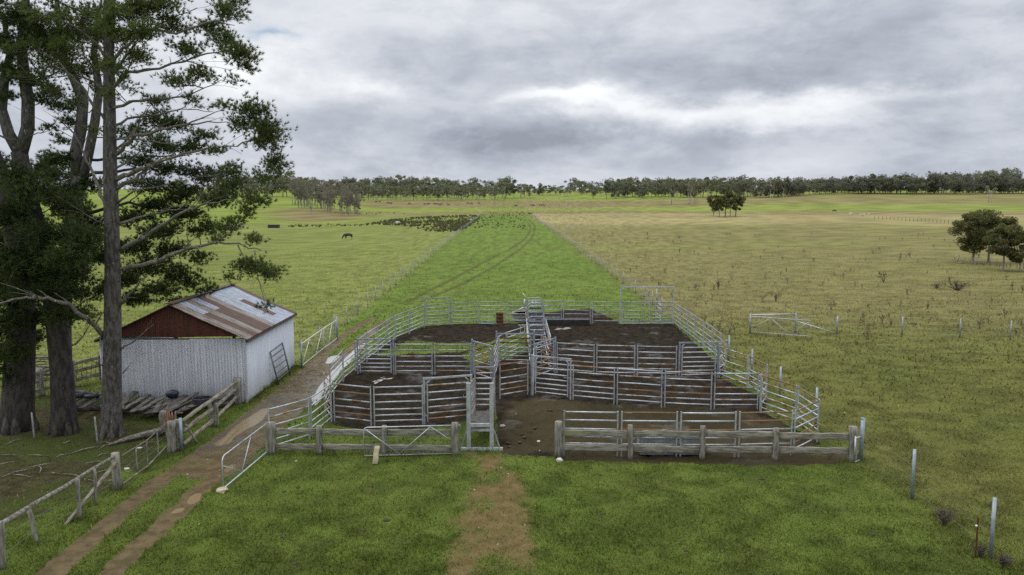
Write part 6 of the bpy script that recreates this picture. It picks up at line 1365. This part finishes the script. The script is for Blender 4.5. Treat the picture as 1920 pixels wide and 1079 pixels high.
# ---------------------------------------------------------------- cattle
def cow_mesh(name, grazing, m):
    """One continuous body grown over a skeleton; hind legs with hocks, head on its neck."""
    bm = bmesh.new(); sk = bm.verts.layers.skin.verify(); V = {}
    def v(k, p, r, r2=None): V[k] = bm.verts.new(p); V[k][sk].radius = (r, r2 or r)
    v('hip', (-.72, 0, 1.12), .25, .30); v('loin', (-.35, 0, 1.10), .31, .33); v('rib', (.05, 0, 1.05), .34, .37); v('chest', (.45, 0, 1.06), .30, .36); v('wither', (.72, 0, 1.10), .23, .29)
    bm.edges.new((V['hip'], V['loin']));
    for a, b in (('loin', 'rib'), ('rib', 'chest'), ('chest', 'wither')): bm.edges.new((V[a], V[b]))
    if grazing: hd = [('n1', (.98, 0, .92), .16, .21), ('n2', (1.18, 0, .62), .12, .15), ('poll', (1.30, 0, .42), .11, .12), ('muz', (1.40, 0, .16), .085, .08), ('nose', (1.42, 0, .08), .07, .06)]
    else: hd = [('n1', (.98, 0, 1.22), .16, .21), ('n2', (1.18, 0, 1.36), .12, .15), ('poll', (1.33, 0, 1.40), .11, .12), ('muz', (1.58, 0, 1.24), .085, .08), ('nose', (1.66, 0, 1.20), .07, .06)]
    pv = 'wither'
    for k, p, a, b in hd: v(k, p, a, b); bm.edges.new((V[pv], V[k])); pv = k
    for sg in (-1, 1):
        s = 'l' if sg < 0 else 'r'; o_ = .07 * sg
        for chain, par in (([('sh', (.56, .16 * sg, .80), .13), ('kn', (.58 + o_, .18 * sg, .42), .068), ('fet', (.57 + o_, .18 * sg, .12), .05), ('hoof', (.60 + o_, .18 * sg, .02), .06)], 'chest'),
                           ([('th', (-.74, .18 * sg, .84), .16), ('stif', (-.66, .19 * sg, .68), .11), ('hock', (-.86 - o_, .19 * sg, .44), .066), ('hf', (-.80 - o_, .19 * sg, .12), .05), ('hh', (-.77 - o_, .19 * sg, .02), .06)], 'hip')):
            p_ = par
            for k, p, r_ in chain: v(k + s, p, r_); bm.edges.new((V[p_], V[k + s])); p_ = k + s
        v('ear' + s, (hd[2][1][0] - .04, .17 * sg, hd[2][1][2] + .05), .035); bm.edges.new((V['poll'], V['ear' + s]))
    v('t1', (-.96, 0, 1.16), .05); v('t2', (-1.02, 0, .80), .026); v('t3', (-1.02, 0, .48), .05)
    for a, b in (('hip', 't1'), ('t1', 't2'), ('t2', 't3')): bm.edges.new((V[a], V[b]))
    V['hip'][sk].use_root = True
    me = bpy.data.meshes.new('cow_skeleton'); bm.to_mesh(me); bm.free(); o = bpy.data.objects.new('cow_skeleton', me); COL.objects.link(o)
    o.modifiers.new('skin', 'SKIN').use_smooth_shade = True; sb = o.modifiers.new('sub', 'SUBSURF'); sb.levels = 1; sb.render_levels = 1
    bpy.context.view_layer.update(); r_ = bpy.data.meshes.new_from_object(o.evaluated_get(bpy.context.evaluated_depsgraph_get())); r_.name = name
    bpy.data.objects.remove(o); bpy.data.meshes.remove(me); r_.materials.clear(); r_.materials.append(m); r_.polygons.foreach_set('use_smooth', [True] * len(r_.polygons)); return r_
CG, CS, CW = cow_mesh('cow', True, M['black']), cow_mesh('cow', False, M['black']), cow_mesh('cow', True, M['white_hide'])
def cow(px, py, me, rz, label, group=None, sc=1.0):
    q = at(px, py); o = bpy.data.objects.new('cow', me); COL.objects.link(o); o.location = q; o.rotation_euler = (0, 0, rz); o.scale = (sc, sc, sc); return tag(o, label, 'cow', group)
cow(653, 449, CG, math.pi - .15, 'lone black cow grazing in the left pasture')
for k, (px, py) in enumerate(((705, 380), (712, 380), (728, 382), (733, 383), (768, 383.5), (797, 385), (803, 384), (815, 384.5), (820, 385), (824, 385.5), (828, 385), (841, 386), (877, 383), (884, 384), (898, 383))):
    cow(px, py, (CG, CS)[k % 2], random.uniform(-.6, .6) + (math.pi if k % 3 else 0), 'distant black cow grazing left of the lane below the tree line', 'distant black cattle left of the lane')
for px, py, lb in ((967, 388, 'tiny distant black cow just left of the end of the lane'), (1564, 398, 'single dark cow near the brown strip in the far right paddock')): cow(px, py, CG, .2, lb)
for px, py in ((997, 387), (1000, 387), (1013, 387), (1018, 387)): cow(px, py, CG, random.uniform(-.4, .4), 'tiny distant dark cow beyond the right end of the lane', 'distant dark cattle beyond the lane')
cow(1595, 405, CW, .1, 'leftmost pale cow in the far right paddock', None, 1.0)
for k, px in enumerate((1615, 1620, 1629)): cow(px, 405.5, CW, (.2, 2.9, .4)[k], ('left', 'middle', 'right')[k] + ' one of three small pale cows close together in the far right paddock', None, .8)
# ---------------------------------------------------------------- long grass left standing round posts and walls
r = np.random.default_rng(31); spots = []
for o in list(SC.objects):
    if o.parent is not None and o.name.split('.')[0] in ('post', 'frame_post', 'upright', 'stake') or o.name.split('.')[0] in ('old_post', 'steel_post', 'gate_post', 'pine_tree', 'stake', 'fallen_log'):
        w = o.matrix_world.translation if o.parent is None else o.parent.matrix_world.translation
        if o.type == 'MESH':
            co = np.empty(len(o.data.vertices) * 3, np.float32); o.data.vertices.foreach_get('co', co); co = co.reshape(-1, 3); lo = co[co[:, 2] < co[:, 2].min() + .1]
            c = lo.mean(axis=0); b = (o.location if o.parent is None else o.parent.location); spots.append((b[0] + c[0], b[1] + c[1], max(.05, float(np.ptp(lo[:, 0])) * .5)))
spots += [(SXR + .12, SY0 + t_ * (SY1 - SY0), .12) for t_ in np.linspace(0, 1, 60)] + [(a_.x * (1 - t_) + b_.x * t_, a_.y * (1 - t_) + b_.y * t_, .2) for fe in (fr, fl) for a_, b_ in zip(fe, fe[1:]) for t_ in np.linspace(.05, .95, 14)]
S_ = np.array([s for s in spots if 14 < s[1] < 95]); nb = 22; n = len(S_) * nb
x = np.repeat(S_[:, 0], nb) + r.normal(0, 1, n) * (np.repeat(S_[:, 2], nb) * .7 + .07); y = np.repeat(S_[:, 1], nb) + r.normal(0, 1, n) * (np.repeat(S_[:, 2], nb) * .7 + .07)
tr, yd, pa, li = region_masks(np.stack([x, y], 1)); kp = (yd < .5) & (r.random(n) > .2); x, y = x[kp], y[kp]; n = len(x); z = terrain(x, y) - .01
h = .10 + .22 * r.random(n) ** 1.6; a = r.random(n) * 6.283; l = .1 + .6 * r.random(n); w = .009 + .006 * r.random(n); b = r.random(n) * 6.283
V = np.empty((n, 3, 3)); V[:, 0] = np.stack([x - np.cos(b) * w, y - np.sin(b) * w, z], 1); V[:, 1] = np.stack([x + np.cos(b) * w, y + np.sin(b) * w, z], 1); V[:, 2] = np.stack([x + np.cos(a) * np.sin(l) * h, y + np.sin(a) * np.sin(l) * h, z + h * np.cos(l)], 1)
sh = np.ones((n, 3)) * (.6 + .7 * r.random(n))[:, None]; st = r.random(n) > .7; sh[st] *= np.array([1.7, 1.25, 1.6])
tag(npmesh('long_grass', V.reshape(-1, 3), np.arange(n * 3).reshape(n, 3), M['blade'], None, False, {'tint': np.repeat(grass_tint(x, y), 3, 0), 'shade': np.repeat(sh, 3, 0)}), 'longer grass left standing round the feet of posts and fences', 'grass', None, 'stuff')
rs = random.Random(12); M['dung'] = mat('dried_dung', (.035, .026, .016), (.07, .055, .035), 6, .9, 0, .5)
for k in range(26):
    px, py = (rs.uniform(520, 860), rs.uniform(870, 1060)) if k % 3 == 0 else ((rs.uniform(1040, 1650), rs.uniform(890, 1060)) if k % 3 == 1 else (rs.uniform(950, 1040), rs.uniform(765, 845)))
    q = at(px, py); R_ = rs.uniform(.05, .11); mb = MB(); mb.lathe(q, [(R_, 0), (R_ * .95, .02), (R_ * .6, .035), (R_ * .5, .028), (0, .045)], 9)
    tag(mb.build('dung_pat', M['dung'], None, True, q), 'dark cow pat lying on the ground near the yards', 'dung', 'cow pats around the yards')
